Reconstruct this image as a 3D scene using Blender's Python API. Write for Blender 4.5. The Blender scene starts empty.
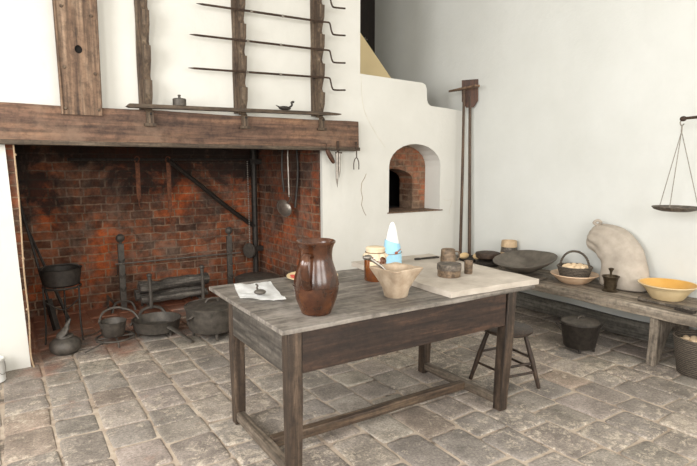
import bpy, bmesh, math, random
from mathutils import Vector, Matrix, noise as mnoise
random.seed(7)
S = bpy.context.scene
COL = S.collection
PI = math.pi

# ------------------------------------------------------------ camera
cam_d = bpy.data.cameras.new('camera'); cam = bpy.data.objects.new('camera', cam_d)
COL.objects.link(cam); S.camera = cam
cam_d.sensor_width = 36.0; cam_d.lens = 36.0*527/697; cam_d.clip_start = 0.02
cam.location = (0, 0, 1.5)
cam.rotation_euler = (math.radians(90-7.25), 0, math.radians(-33.4))

# ------------------------------------------------------------ world, lights, exposure
W = bpy.data.worlds.new('world'); S.world = W; W.use_nodes = True
bg = W.node_tree.nodes['Background']
bg.inputs[0].default_value = (0.92, 0.96, 1.0, 1); bg.inputs[1].default_value = 1.2

def area(name, loc, rot, sx, sy, power, col):
    d = bpy.data.lights.new(name, 'AREA'); d.shape = 'RECTANGLE'; d.size = sx; d.size_y = sy
    d.energy = power; d.color = col
    o = bpy.data.objects.new(name, d); COL.objects.link(o); o.location = loc; o.rotation_euler = rot
    return o
# daylight through the windows of the left wall and of the wall behind the camera
area('daylight_left_near', (-2.02, -0.6, 2.25), (0, -PI/2+0.2, 0), 1.9, 1.5, 150, (1.0, 0.99, 0.975))
area('daylight_left_far', (-2.02, 2.1, 2.25), (0, -PI/2+0.2, 0), 1.9, 1.5, 130, (1.0, 0.99, 0.975))
area('daylight_front_right', (2.7, -3.0, 2.25), (PI/2-0.2, 0, 0), 1.9, 1.9, 105, (1.0, 0.965, 0.91))
area('daylight_front_left', (0.0, -3.0, 2.25), (PI/2-0.2, 0, 0), 1.9, 1.9, 120, (1.0, 0.98, 0.95))
S.view_settings.view_transform = 'Standard'; S.view_settings.look = 'None'
S.view_settings.exposure = 0.22; S.view_settings.gamma = 1.0; S.view_settings.use_curve_mapping = False

# ------------------------------------------------------------ materials
def srgb(h):
    c = [int(h[i:i+2], 16)/255 for i in (0, 2, 4)]
    return tuple((x/12.92 if x <= 0.04045 else ((x+0.055)/1.055)**2.4) for x in c)+(1,)
class NT:
    def __init__(s, name, rough=0.7, metal=0.0):
        s.m = bpy.data.materials.new(name); s.m.use_nodes = True
        s.t = s.m.node_tree; s.b = s.t.nodes['Principled BSDF']
        s.b.inputs['Roughness'].default_value = rough; s.b.inputs['Metallic'].default_value = metal
    def n(s, typ, **kw):
        x = s.t.nodes.new(typ)
        for k, v in kw.items(): setattr(x, k, v)
        return x
    def l(s, a, b): s.t.links.new(a, b)
    def coords(s, scale=(1, 1, 1), rot=(0, 0, 0)):
        tc = s.n('ShaderNodeTexCoord'); mp = s.n('ShaderNodeMapping')
        mp.inputs['Scale'].default_value = scale; mp.inputs['Rotation'].default_value = rot
        s.l(tc.outputs['Object'], mp.inputs['Vector']); return mp.outputs[0]
    def noise(s, vec, scale, detail=4, rough=0.55, dist=0.0):
        x = s.n('ShaderNodeTexNoise'); x.inputs['Scale'].default_value = scale
        x.inputs['Detail'].default_value = detail; x.inputs['Roughness'].default_value = rough
        x.inputs['Distortion'].default_value = dist
        if vec is not None: s.l(vec, x.inputs['Vector'])
        return x.outputs['Fac']
    def ramp(s, fac, stops):
        r = s.n('ShaderNodeValToRGB'); e = r.color_ramp.elements
        while len(e) < len(stops): e.new(0.5)
        for i, (p, c) in enumerate(stops):
            e[i].position = p; e[i].color = srgb(c) if isinstance(c, str) else (c, c, c, 1)
        s.l(fac, r.inputs[0]); return r.outputs[0]
    def mix(s, fac, a, b, mode='MIX'):
        x = s.n('ShaderNodeMix', data_type='RGBA', blend_type=mode)
        for sock, v in ((x.inputs[0], fac), (x.inputs[6], a), (x.inputs[7], b)):
            if isinstance(v, (int, float)): sock.default_value = v
            elif isinstance(v, str): sock.default_value = srgb(v)
            else: s.l(v, sock)
        return x.outputs[2]
    def color(s, c): s.l(c, s.b.inputs['Base Color'])
    def bump(s, fac, strength=0.3, dist=0.01):
        b = s.n('ShaderNodeBump'); b.inputs['Strength'].default_value = strength; b.inputs['Distance'].default_value = dist
        s.l(fac, b.inputs['Height']); s.l(b.outputs[0], s.b.inputs['Normal'])

def wood(name, dark, mid, light, axis=0, rough=0.7, sc=1.0, worn=None):
    t = NT(name, rough)
    st = [9*sc, 9*sc, 9*sc]; st[axis] = 0.9*sc
    v = t.coords(tuple(st))
    g = t.noise(v, 2.2, 8, 0.65, 0.6)
    c = t.ramp(g, [(0.30, dark), (0.5, mid), (0.72, light)])
    st2 = [60*sc, 60*sc, 60*sc]; st2[axis] = 2.0*sc
    v2 = t.coords(tuple(st2)); f = t.noise(v2, 1.0, 5, 0.6)
    c = t.mix(0.6, c, t.ramp(f, [(0.38, 0.2), (0.6, 1.0)]), 'MULTIPLY')
    m3 = t.noise(t.coords(), 26*sc, 7, 0.75)
    c = t.mix(0.75, c, t.ramp(m3, [(0.36, 0.38), (0.56, 1.0)]), 'MULTIPLY')
    if worn:
        w = t.noise(t.coords((2, 2, 2)), 1.6, 6, 0.7)
        c = t.mix(t.ramp(w, [(0.50, 0.0), (0.66, 0.6)]), c, worn)
    t.color(c); t.bump(t.mix(0.5, g, f), 0.5, 0.006); return t.m
def plain(name, a, b, scale=20, rough=0.6, metal=0.0, bump=0.15, bd=0.004, detail=5):
    t = NT(name, rough, metal); v = t.coords(); n = t.noise(v, scale, detail, 0.6)
    t.color(t.ramp(n, [(0.3, a), (0.7, b)]))
    if bump: t.bump(n, bump, bd)
    return t.m
def plaster(name, a, b, s=1.0):
    t = NT(name, 0.92); v = t.coords()
    n = t.noise(v, 1.1*s, 5, 0.6); c = t.ramp(n, [(0.3, a), (0.7, b)])
    t.color(c); f = t.noise(v, 7, 6, 0.55); t.bump(f, 0.35, 0.02); return t.m
def brick(name, axis, soot_shade=0.6, sc=1.0, grime=0.62):
    """axis: the axis the wall faces along ('X' or 'Y')"""
    t = NT(name, 0.93)
    tc = t.n('ShaderNodeTexCoord'); sp = t.n('ShaderNodeSeparateXYZ'); cb = t.n('ShaderNodeCombineXYZ')
    wob = t.n('ShaderNodeTexNoise'); wob.inputs['Scale'].default_value = 5.5; wob.inputs['Detail'].default_value = 4
    t.l(tc.outputs['Object'], wob.inputs['Vector'])
    va = t.n('ShaderNodeVectorMath', operation='MULTIPLY_ADD')
    t.l(wob.outputs['Color'], va.inputs[0]); va.inputs[1].default_value = (0.035, 0.035, 0.04)
    t.l(tc.outputs['Object'], va.inputs[2]); t.l(va.outputs[0], sp.inputs[0])
    t.l(sp.outputs['X' if axis == 'Y' else 'Y'], cb.inputs[0]); t.l(sp.outputs['Z'], cb.inputs[1])
    b = t.n('ShaderNodeTexBrick'); t.l(cb.outputs[0], b.inputs['Vector'])
    b.squash = 0.68; b.squash_frequency = 2; b.offset = 0.41
    b.inputs['Scale'].default_value = 1.0; b.inputs['Brick Width'].default_value = 0.235*sc
    b.inputs['Row Height'].default_value = 0.0865*sc; b.inputs['Mortar Size'].default_value = 0.0085
    b.inputs['Mortar Smooth'].default_value = 0.35; b.inputs['Bias'].default_value = -0.1
    b.inputs['Color1'].default_value = srgb('55321f'); b.inputs['Color2'].default_value = srgb('a9603a')
    b.inputs['Mortar'].default_value = srgb('977a63')
    obj = tc.outputs['Object']
    c = b.outputs['Color']
    n1 = t.noise(obj, 1.7, 6, 0.65)            # warm, orange patches of clean brick
    c = t.mix(t.ramp(n1, [(0.50, 0.0), (0.62, 0.75)]), c, t.mix(b.outputs['Fac'], 'd0642c', 'b08058'))
    n0 = t.noise(obj, 4.3, 7, 0.7, 0.5)         # grey-brown grime on faces and joints alike
    c = t.mix(t.ramp(n0, [(0.42 if grime < 0.7 else 0.25, 0.0), (0.62, grime)]), c, '7d6a5c' if grime < 0.7 else '937a65')
    n2 = t.noise(obj, 17, 6, 0.7)
    c = t.mix(0.55, c, t.ramp(n2, [(0.38, 0.2), (0.58, 1.0)]), 'MULTIPLY')
    # soot in patches, mixed with painted shade that deepens towards the throat
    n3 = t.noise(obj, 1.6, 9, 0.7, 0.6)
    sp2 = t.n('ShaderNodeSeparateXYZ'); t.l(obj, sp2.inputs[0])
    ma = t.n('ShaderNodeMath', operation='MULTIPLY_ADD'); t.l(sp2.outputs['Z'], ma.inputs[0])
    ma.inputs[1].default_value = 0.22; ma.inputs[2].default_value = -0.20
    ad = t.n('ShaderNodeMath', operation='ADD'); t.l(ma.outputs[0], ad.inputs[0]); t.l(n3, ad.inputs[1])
    k = t.ramp(ad.outputs[0], [(0.48, 0.0), (0.64, soot_shade)])
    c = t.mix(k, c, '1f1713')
    t.color(c)
    h = t.mix(b.outputs['Fac'], n2, '000000')
    t.bump(h, 0.9, 0.02)
    return t.m

M = {}
M['wall'] = plaster('white_limewash', 'c9c7bf', 'd4d2cb')
M['wall2'] = plaster('grey_white_limewash', 'cbccc7', 'd4d5d1')
M['cream'] = plaster('sunlit_plaster', 'cdb98e', 'd8c69c')  # plaster with the yellow of sunlight put into its colour
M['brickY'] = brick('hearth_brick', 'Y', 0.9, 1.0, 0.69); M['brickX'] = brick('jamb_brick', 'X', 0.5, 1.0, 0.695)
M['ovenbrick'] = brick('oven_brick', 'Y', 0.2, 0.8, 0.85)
M['soot_shade'] = plain('soot_shade_black', '0c0907', '17110d', 5, 0.95)  # flue soot; also paints the dark inside the oven and plank hole
M['beam'] = wood('beam_oak', '3a281f', '6f5342', '9a7458', 0, 0.75, 0.7, worn='7c6553')
M['plankZ'] = wood('plank_oak', '4e382b', '80654f', 'a08770', 2, 0.75, 0.9)
M['rack'] = wood('rack_oak', '3a2c24', '62503f', '857460', 2, 0.75, 1.2)
M['rackX'] = wood('rail_oak', '35291f', '564738', '7a6a58', 0, 0.75, 1.2)
M['tableX'] = wood('grey_worn_top', '5c554e', '857d74', 'a49c92', 0, 0.55, 0.8, worn='99928a')
M['tableZ'] = wood('dark_leg_oak', '231b16', '46382d', '7a6654', 2, 0.5, 1.2)
M['apronX'] = wood('brown_apron', '211610', '38281f', '5a4030', 0, 0.55, 1.0)
M['apronY'] = wood('lit_grey_apron', '37332e', '544e47', '78716a', 1, 0.55, 1.0)  # side aprons painted paler grey for the light from the left
M['strY'] = wood('worn_stretcher_side', '4b3f35', '76695b', '9a8c7c', 1, 0.6, 1.2)
M['strX'] = wood('worn_stretcher_long', '33261d', '5a4838', '7d6b58', 0, 0.6, 1.2)
M['benchY'] = wood('grey_bench_oak', '63584c', '978a7a', 'b8ac9c', 1, 0.7, 0.8)
M['benchZ'] = wood('grey_bench_leg', '5a5045', '8a7e70', 'ada08f', 2, 0.75, 1.0)
M['baseY'] = wood('grey_base_board', '4b463f', '6b665d', '878278', 1, 0.75, 0.8)
M['passage_dark'] = wood('dark_passage_boards', '120c08', '20150e', '33241a', 2, 0.7, 1.0)  # dark boards standing in for the unlit passage
M['stoolwood'] = wood('stool_elm', '241a14', '3d2e24', '5a4736', 2, 0.5, 1.5)
M['peelwood'] = wood('peel_oak', '382015', '55331f', '74492f', 2, 0.6, 1.2)
M['pole'] = wood('pole_ash', '3c2c22', '5c4634', '7d6450', 2, 0.6, 1.4)
M['turned'] = wood('turned_bowl_wood', '3d362f', '645a4f', '8a7e71', 0, 0.55, 1.2)
M['smooth'] = plain('worn_grey_bowl', '453f38', '6d655b', 9, 0.6, 0, 0.15, 0.003, 8)
M['boxwood'] = wood('bentwood', '54432f', '7a6550', '97826a', 0, 0.6, 1.1)
M['iron'] = plain('black_iron', '25211e', '403a34', 30, 0.6, 0.35)
M['ironb'] = plain('brown_iron', '2b2019', '4d3b2e', 30, 0.65, 0.3)
M['irong'] = plain('grey_cast_iron', '403c37', '645d55', 18, 0.6, 0.3, 0.25)
M['rust'] = plain('rusty_iron', '4a2a1a', '7a4a30', 30, 0.8, 0.1)
M['steel'] = plain('dull_steel', '77716a', '9b948b', 25, 0.42, 0.8, 0.08)
M['bronze'] = plain('dark_bronze', '3c3226', '5c503f', 25, 0.42, 0.7, 0.08)
M['chain'] = plain('chain_steel', '7d776f', 'a39c92', 60, 0.5, 0.4, 0)
M['log'] = wood('charred_log', '2e2a26', '6b645c', '9d958b', 0, 0.9, 1.5)
M['linen'] = plain('white_linen', 'f4f4f2', 'fcfcfb', 40, 0.95, 0, 0.2)
M['sack'] = plain('sack_linen', 'a09689', 'b8ada0', 9, 0.95, 0, 0.3, 0.01)
M['slab'] = plain('pale_stone', 'a1978b', 'c3baae', 6, 0.85, 0, 0.3, 0.008, 8)
M['mortar'] = plain('tan_stone', '927d66', 'bfad97', 12, 0.85, 0, 0.3, 0.006, 8)
M['blue'] = plain('blue_paper', '8fbfd6', 'a2cde0', 9, 0.8, 0, 0.1)
M['sugar'] = plain('white_sugar', 'dededc', 'e8e8e6', 50, 0.9, 0, 0.2)
M['paper'] = plain('cream_paper', 'c9b697', 'd8c8ac', 20, 0.8, 0, 0.1)
M['string'] = plain('brown_string', '6b5138', '866a4c', 30, 0.9, 0, 0)
M['seal'] = plain('brown_seal', '8a4a30', 'a05a3c', 30, 0.6, 0, 0)
M['bread'] = plain('pale_crust', 'c9a878', 'e0c79c', 14, 0.8, 0, 0.2)
M['egg'] = plain('egg_shell', 'd9bd98', 'e6cfb0', 8, 0.6, 0, 0)
M['terra'] = plain('buff_earthenware', 'cba786', 'e0c4a6', 12, 0.5, 0, 0.05)
M['cream_glaze'] = plain('cream_glaze', 'd6bd90', 'e4cea4', 12, 0.4, 0, 0.05)
M['yellow'] = plain('yellow_glaze', 'c9974a', 'd3a558', 8, 0.35, 0, 0)
M['tin'] = plain('white_tin', 'cfcfca', 'dededa', 10, 0.5, 0.0, 0)
M['red'] = plain('red_slip', 'b5433a', 'c8564a', 10, 0.4, 0, 0)
M['green'] = plain('green_slip', '6f8a4c', '86a060', 10, 0.4, 0, 0)
M['cord'] = plain('tan_cord', '9b8468', 'b49c80', 40, 0.9, 0, 0)
M['seam'] = plain('cream_seam', 'bdb29b', 'cfc7b5', 20, 0.95, 0, 0)
M['crack'] = plain('plaster_crack', '7a6450', 'a39078', 40, 0.95, 0, 0)
M['bristle'] = plain('dark_bristle', '211c18', '3c342d', 80, 0.95, 0, 0.5)
M['kegband'] = plain('pale_band', 'a98f70', 'c4ab8a', 25, 0.6, 0, 0.1)
M['bench_under'] = M['benchZ']

def _glaze():
    t = NT('brown_salt_glaze', 0.24); v = t.coords()
    n = t.noise(v, 9, 6, 0.65); c = t.ramp(n, [(0.30, '1d120b'), (0.5, '402415'), (0.74, '5c3820')])
    t.color(c); t.b.inputs['Coat Weight'].default_value = 0.15; t.b.inputs['Coat Roughness'].default_value = 0.12
    t.bump(t.noise(v, 40, 3), 0.12, 0.003); return t.m
M['glaze'] = _glaze()
def _honey():
    t = NT('amber_preserve', 0.08); v = t.coords(); n = t.noise(v, 12, 5)
    t.color(t.ramp(n, [(0.3, '4e2810'), (0.7, '82481f')])); t.b.inputs['Coat Weight'].default_value = 0.8; return t.m
M['amber'] = _honey()
def _wicker(name, a, b):
    t = NT(name, 0.8); v = t.coords((1, 1, 1))
    w = t.n('ShaderNodeTexWave', bands_direction='Z'); w.inputs['Scale'].default_value = 22; w.inputs['Distortion'].default_value = 3
    w.inputs['Detail Scale'].default_value = 4; t.l(v, w.inputs['Vector'])
    t.color(t.ramp(w.outputs['Fac'], [(0.2, a), (0.8, b)])); t.bump(w.outputs['Fac'], 0.6, 0.006); return t.m
M['wicker'] = _wicker('grey_wicker', '2f2923', '665c50')
def _stone():
    t = NT('paving_stone', 0.78); v = t.coords()
    at = t.n('ShaderNodeVertexColor', layer_name='tone')
    n = t.noise(v, 5, 8, 0.7); c = t.ramp(n, [(0.28, '7a746d'), (0.5, 'a8a097'), (0.72, 'c6beb5')])
    c = t.mix(0.65, c, at.outputs['Color'], 'MULTIPLY')
    # pale lime residue flaking off in blotches
    f = t.noise(v, 15, 10, 0.85, 0.3); f2 = t.noise(v, 1.3, 3, 0.5)
    ff = t.n('ShaderNodeMath', operation='MULTIPLY_ADD'); t.l(f2, ff.inputs[0]); ff.inputs[1].default_value = 0.35; t.l(f, ff.inputs[2])
    c = t.mix(t.ramp(ff.outputs[0], [(0.70, 0.0), (0.76, 0.75)]), c, 'd2c4b1')
    g = t.noise(v, 75, 6, 0.8); c = t.mix(0.7, c, t.ramp(g, [(0.38, 0.35), (0.58, 1.0)]), 'MULTIPLY')
    # brick dust lying in and before the hearth
    c = dust(t, v, c)
    t.color(c); t.bump(t.mix(0.5, n, g), 0.7, 0.012); return t.m
def dust(t, v, c):
    sp = t.n('ShaderNodeSeparateXYZ'); t.l(v, sp.inputs[0])
    y = t.n('ShaderNodeMapRange'); t.l(sp.outputs['Y'], y.inputs[0])
    y.inputs[1].default_value = 4.0; y.inputs[2].default_value = 5.8; y.inputs[3].default_value = -0.22; y.inputs[4].default_value = 0.24
    x = t.n('ShaderNodeMapRange'); t.l(sp.outputs['X'], x.inputs[0])
    x.inputs[1].default_value = 0.6; x.inputs[2].default_value = 2.6; x.inputs[3].default_value = 0.06; x.inputs[4].default_value = -0.14
    n = t.noise(v, 3.2, 6, 0.65)
    a = t.n('ShaderNodeMath', operation='ADD'); t.l(y.outputs[0], a.inputs[0]); t.l(n, a.inputs[1])
    b = t.n('ShaderNodeMath', operation='ADD'); t.l(a.outputs[0], b.inputs[0]); t.l(x.outputs[0], b.inputs[1])
    return t.mix(t.ramp(b.outputs[0], [(0.42, 0.0), (0.72, 0.8)]), c, '9a5a3a')
M['stone'] = _stone()
def _joint():
    t = NT('lime_joint', 0.95); v = t.coords(); n = t.noise(v, 6, 6, 0.7)
    c = t.ramp(n, [(0.36, '5f554b'), (0.44, 'a09080'), (0.7, 'c3b5a3')]); t.color(dust(t, v, c)); t.bump(t.noise(v, 40, 5), 0.5, 0.01); return t.m
M['joint'] = _joint()
def _glass():
    t = NT('window_glass', 0.02); t.b.inputs['Transmission Weight'].default_value = 1.0; t.b.inputs['IOR'].default_value = 1.02; return t.m
M['glass'] = _glass()
M['paint'] = plain('white_paint', 'dcdcd8', 'e6e6e2', 6, 0.5, 0, 0)

# ------------------------------------------------------------ mesh helpers
def obj(name, bm, mat, parent=None, smooth=False, kind=None, label=None, loc=None, rot=None):
    bmesh.ops.recalc_face_normals(bm, faces=bm.faces)
    me = bpy.data.meshes.new(name); bm.to_mesh(me); bm.free()
    for m in (mat if isinstance(mat, (list, tuple)) else [mat]): me.materials.append(m)
    o = bpy.data.objects.new(name, me); COL.objects.link(o)
    if smooth:
        for p in me.polygons: p.use_smooth = True
        try: me.set_sharp_from_angle(angle=math.radians(42))
        except Exception: pass
    if parent: o.parent = parent
    if loc: o.location = loc
    if rot: o.rotation_euler = rot
    if kind: o['kind'] = kind
    if label: o['label'] = label
    return o
def thing(name, label, cat, loc=(0, 0, 0), rotz=0, group=None, rot=None):
    o = bpy.data.objects.new(name, None); COL.objects.link(o); o.empty_display_size = 0.1
    o.location = loc; o.rotation_euler = rot if rot else (0, 0, rotz); o['label'] = label; o['category'] = cat
    if group: o['group'] = group
    return o
def tag(o, label, cat, group=None):
    o['label'] = label; o['category'] = cat
    if group: o['group'] = group
    return o
def dup(root, loc, rot=None, label=None, scale=None):
    r = root.copy(); COL.objects.link(r); r.location = loc
    if rot: r.rotation_euler = rot
    if scale: r.scale = scale
    if label: r['label'] = label
    for ch in root.children:
        c = ch.copy(); COL.objects.link(c); c.parent = r
        for g in ch.children:
            d = g.copy(); COL.objects.link(d); d.parent = c
    return r
def nb(): return bmesh.new()
def box(bm, x0, x1, y0, y1, z0, z1, bev=0.0, seg=2, mat=None, jit=0.0, sub=0):
    for v in bm.verts: v.tag = True
    r = bmesh.ops.create_cube(bm, size=1)
    vs = r['verts']
    for v in vs: v.tag = False
    for v in vs:
        v.co = Vector(((x0+x1)/2+v.co.x*(x1-x0), (y0+y1)/2+v.co.y*(y1-y0), (z0+z1)/2+v.co.z*(z1-z0)))
    es = list({e for v in vs for e in v.link_edges})
    if sub:
        dim = [(x1-x0), (y1-y0), (z1-z0)]; ax = dim.index(max(dim))
        le = [e for e in es if abs((e.verts[0].co-e.verts[1].co)[ax]) > 1e-6]
        bmesh.ops.subdivide_edges(bm, edges=le, cuts=sub)
        bm.verts.ensure_lookup_table()
        allv = {v for v in bm.verts if not v.tag}
    else: allv = set(vs)
    if jit:
        for v in allv:
            v.co += Vector([mnoise.noise(v.co*3.1+Vector((k*7.7, 3, k)))*jit*1.6 for k in range(3)])
    if mat is not None: bmesh.ops.transform(bm, matrix=mat, verts=list(allv))
    if bev:
        es = [e for e in {e for v in allv for e in v.link_edges} if len(e.link_faces) == 2 and e.calc_face_angle(0) > 0.6]
        bmesh.ops.bevel(bm, geom=es, offset=bev, segments=seg, affect='EDGES', profile=0.6)
    return bm
def bx(*a, **k): return box(nb(), *a, **k)
def tube(bm, pts, rad, n=8, flat=1.0, closed=False, cap=True):
    """tube along points; rad a number or list; flat squashes the second cross direction"""
    P = [Vector(p) for p in pts]; m = len(P)
    R = rad if isinstance(rad, (list, tuple)) else [rad]*m
    rings = []; prev = None
    for i in range(m):
        if closed: t = (P[(i+1) % m]-P[i-1]).normalized()
        else: t = ((P[min(i+1, m-1)]-P[max(i-1, 0)])).normalized()
        if prev is None:
            a = Vector((0, 0, 1)) if abs(t.z) < 0.9 else Vector((1, 0, 0))
            u = t.cross(a).normalized()
        else:
            u = (prev-t*prev.dot(t)).normalized()
        prev = u; w = t.cross(u)
        rings.append([bm.verts.new(P[i]+u*math.cos(2*PI*k/n)*R[i]+w*math.sin(2*PI*k/n)*R[i]*flat) for k in range(n)])
    cnt = m if closed else m-1
    for i in range(cnt):
        a, b = rings[i], rings[(i+1) % m]
        for k in range(n): bm.faces.new((a[k], a[(k+1) % n], b[(k+1) % n], b[k]))
    if cap and not closed: bm.faces.new(rings[0][::-1]); bm.faces.new(rings[-1])
    return bm
def spline(pts, n=6):
    P = [Vector(p) for p in pts]; out = []
    for i in range(len(P)-1):
        p0 = P[max(i-1, 0)]; p1 = P[i]; p2 = P[i+1]; p3 = P[min(i+2, len(P)-1)]
        for k in range(n):
            t = k/n
            out.append(0.5*((2*p1)+(p2-p0)*t+(2*p0-5*p1+4*p2-p3)*t*t+(3*p1-p0-3*p2+p3)*t**3))
    out.append(P[-1]); return out
def lathe(bm, prof, n=32, fn=None, center=(0, 0), z0=0, seg_smooth=False):
    """prof: (r, z) list, from bottom axis outwards to inner axis; fn(a, r, z)->(r, z)"""
    rings = []
    for r, z in prof:
        if r < 1e-5: rings.append([bm.verts.new((center[0], center[1], z+z0))]); continue
        ring = []
        for k in range(n):
            a = 2*PI*k/n; rr, zz = (fn(a, r, z) if fn else (r, z))
            ring.append(bm.verts.new((center[0]+rr*math.cos(a), center[1]+rr*math.sin(a), zz+z0)))
        rings.append(ring)
    for a, b in zip(rings, rings[1:]):
        if len(a) == 1 and len(b) == 1: continue
        for k in range(n):
            k2 = (k+1) % n
            if len(a) == 1: bm.faces.new((a[0], b[k2], b[k]))
            elif len(b) == 1: bm.faces.new((a[k], a[k2], b[0]))
            else: bm.faces.new((a[k], a[k2], b[k2], b[k]))
    return bm
def prism(bm, outer, y0, y1, holes=(), plane='XZ', mat=None):
    """outline with holes in the XZ (or YZ, XY) plane, extruded along the remaining axis"""
    def P(a, b, d): return {'XZ': (a, d, b), 'YZ': (d, a, b), 'XY': (a, b, d)}[plane]
    start = set(bm.verts)
    loops = [outer]+list(holes); es = []
    for lp in loops:
        vs = [bm.verts.new(P(a, b, y0)) for a, b in lp]
        es += [bm.edges.new((vs[i], vs[(i+1) % len(vs)])) for i in range(len(vs))]
    r = bmesh.ops.triangle_fill(bm, edges=es, use_beauty=True)
    fs = [g for g in r['geom'] if isinstance(g, bmesh.types.BMFace)]
    e = bmesh.ops.extrude_face_region(bm, geom=fs)
    nv = [g for g in e['geom'] if isinstance(g, bmesh.types.BMVert)]
    bmesh.ops.translate(bm, verts=nv, vec=Vector(P(0, 0, y1-y0)))
    if mat is not None: bmesh.ops.transform(bm, matrix=mat, verts=[v for v in bm.verts if v not in start])
    return bm
def struct(name, bm, mat, parent=None, smooth=False):
    return obj(name, bm, mat, parent, smooth, kind=None if parent else 'structure')
def ball(bm, c, r, seg=12, sc=(1, 1, 1)):
    q = bmesh.ops.create_uvsphere(bm, u_segments=seg, v_segments=max(6, seg*2//3), radius=r)
    for v in q['verts']: v.co = Vector((v.co.x*sc[0]+c[0], v.co.y*sc[1]+c[1], v.co.z*sc[2]+c[2]))
    return bm

# ============================================================ THE SETTING
YB = 4.49        # face of the chimney breast
XR = 4.605       # right wall
# ---- floor: lime bed and hand cut pavers in columns running into the hearth
def floor_mesh():
    bm = nb(); lay = bm.loops.layers.color.new('tone')
    r = bmesh.ops.create_grid(bm, x_segments=1, y_segments=1, size=0.5)
    for v in r['verts']: v.co = Vector((1.3+v.co.x*6.7, 1.8+v.co.y*9.6, -0.010))
    for f in bm.faces: f.material_index = 1
    x = -2.05; c = 0
    while x < XR:
        w = 0.25+random.uniform(-0.022, 0.02)
        y = -3.0-random.uniform(0, 0.3)
        while y < 6.1:
            l = random.choice((0.24, 0.29, 0.33, 0.36, 0.27))+random.uniform(-0.02, 0.02)
            hx, hy = w/2-0.006, l/2-0.006
            cx, cy = x+w/2, y+l/2
            tz = random.uniform(-0.003, 0.0); tl = (random.uniform(-1, 1)*0.008, random.uniform(-1, 1)*0.008)
            off = random.uniform(0, 50)
            g = random.uniform(0.72, 1.0); col = (g*random.uniform(0.99, 1.03), g*random.uniform(0.965, 0.985), g*random.uniform(0.93, 0.97), 1)
            if random.random() < 0.06: col = (g*1.0, g*0.90, g*0.82, 1)
            def ring(s, z):
                out = []
                for k in range(20):
                    a = 2*PI*(k+0.5)/20; e = 0.15
                    px = math.copysign(abs(math.cos(a))**e, math.cos(a)); py = math.copysign(abs(math.sin(a))**e, math.sin(a))
                    jx = mnoise.noise(Vector((px*1.3+off, py*1.3, off)))*0.016; jy = mnoise.noise(Vector((px*1.3, py*1.3+off, off+9)))*0.016
                    X = cx+px*(hx-s)+jx; Y = cy+py*(hy-s)+jy
                    X = min(max(X, -2.2), XR)
                    out.append(bm.verts.new((X, Y, z+(tz+(px*tl[0]+py*tl[1])*0.4 if z > -0.009 else 0))))
                return out
            R = [ring(0, -0.014), ring(0.002, -0.005), ring(0.009, -0.001), ring(0.03, 0.0)]
            fs = []
            for a, b in zip(R, R[1:]):
                for k in range(20): fs.append(bm.faces.new((a[k], a[(k+1) % 20], b[(k+1) % 20], b[k])))
            fs.append(bm.faces.new(R[-1]))
            for f in fs:
                f.smooth = True
                for lp in f.loops: lp[lay] = col
            y += l
        x += w; c += 1
    return bm
fl = obj('floor', floor_mesh(), [M['stone'], M['joint']], kind='structure')

# ---- chimney breast, opening between X 0.10 and 2.65, under the beam
br = prism(nb(), [(-2.2, 0), (0.101, 0), (0.074, 0.842), (0.049, 1.66), (2.651, 1.66), (2.655, 0), (3.1, 0), (3.1, 4.2), (-2.2, 4.2)], YB, YB+0.04)
struct('wall_chimney_breast', br, M['wall'])
struct('wall_breast_side', bx(3.0, 3.1, YB+0.04, 6.3, 0, 4.2), M['wall'])
struct('wall_breast_core', bx(-0.25, 3.0, YB+0.04, YB+0.36, 1.66, 2.6), M['soot_shade'])
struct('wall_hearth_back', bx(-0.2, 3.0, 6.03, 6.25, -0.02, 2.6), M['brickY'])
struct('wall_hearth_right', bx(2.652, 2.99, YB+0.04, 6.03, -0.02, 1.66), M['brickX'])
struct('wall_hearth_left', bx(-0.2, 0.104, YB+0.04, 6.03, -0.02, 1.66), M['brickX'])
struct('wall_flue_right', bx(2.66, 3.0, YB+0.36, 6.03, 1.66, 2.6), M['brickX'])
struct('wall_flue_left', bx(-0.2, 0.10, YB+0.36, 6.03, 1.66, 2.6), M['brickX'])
struct('ceiling_flue', bx(-0.2, 3.0, YB+0.04, 6.25, 2.6, 2.65), M['soot_shade'])
# ---- oven block with the arched mouth
def arch(x0, x1, z0, zs, zt, n=12):
    cx = (x0+x1)/2; rx = (x1-x0)/2
    return [(x0, z0), (x0, zs)]+[(cx-rx*math.cos(PI*k/n), zs+(zt-zs)*math.sin(PI*k/n)) for k in range(1, n)]+[(x1, zs), (x1, z0)]
outl = [(3.1, 0), (4.605, 0), (4.605, 2.125), (4.30, 2.15), (4.06, 2.16), (4.02, 2.18), (4.0, 2.22), (3.99, 2.34), (3.97, 2.385), (3.93, 2.40), (3.5, 2.41), (3.1, 2.42)]
ov = prism(nb(), outl, YB, YB+0.26, [arch(3.48, 4.22, 1.0, 1.50, 1.74)])
struct('wall_oven', ov, M['wall'])
inn = prism(nb(), outl, YB+0.262, YB+0.50, [arch(3.40, 4.03, 1.0, 1.34, 1.47, 10)])
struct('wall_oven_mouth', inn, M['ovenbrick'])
struct('wall_oven_block', bx(3.1, 4.605, 5.9, 6.0, 0, 2.16), M['soot_shade'])
struct('wall_oven_chamber', prism(nb(), outl, YB+0.502, 5.9, [arch(3.30, 4.2, 1.0, 1.36, 1.6, 10)]), M['soot_shade'])  # chamber and its back painted black for the dark inside the oven
sill = struct('trim_1', bx(3.46, 4.26, YB-0.012, YB+0.3, 0.990, 1.002, bev=0.003), M['plankZ'])
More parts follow.
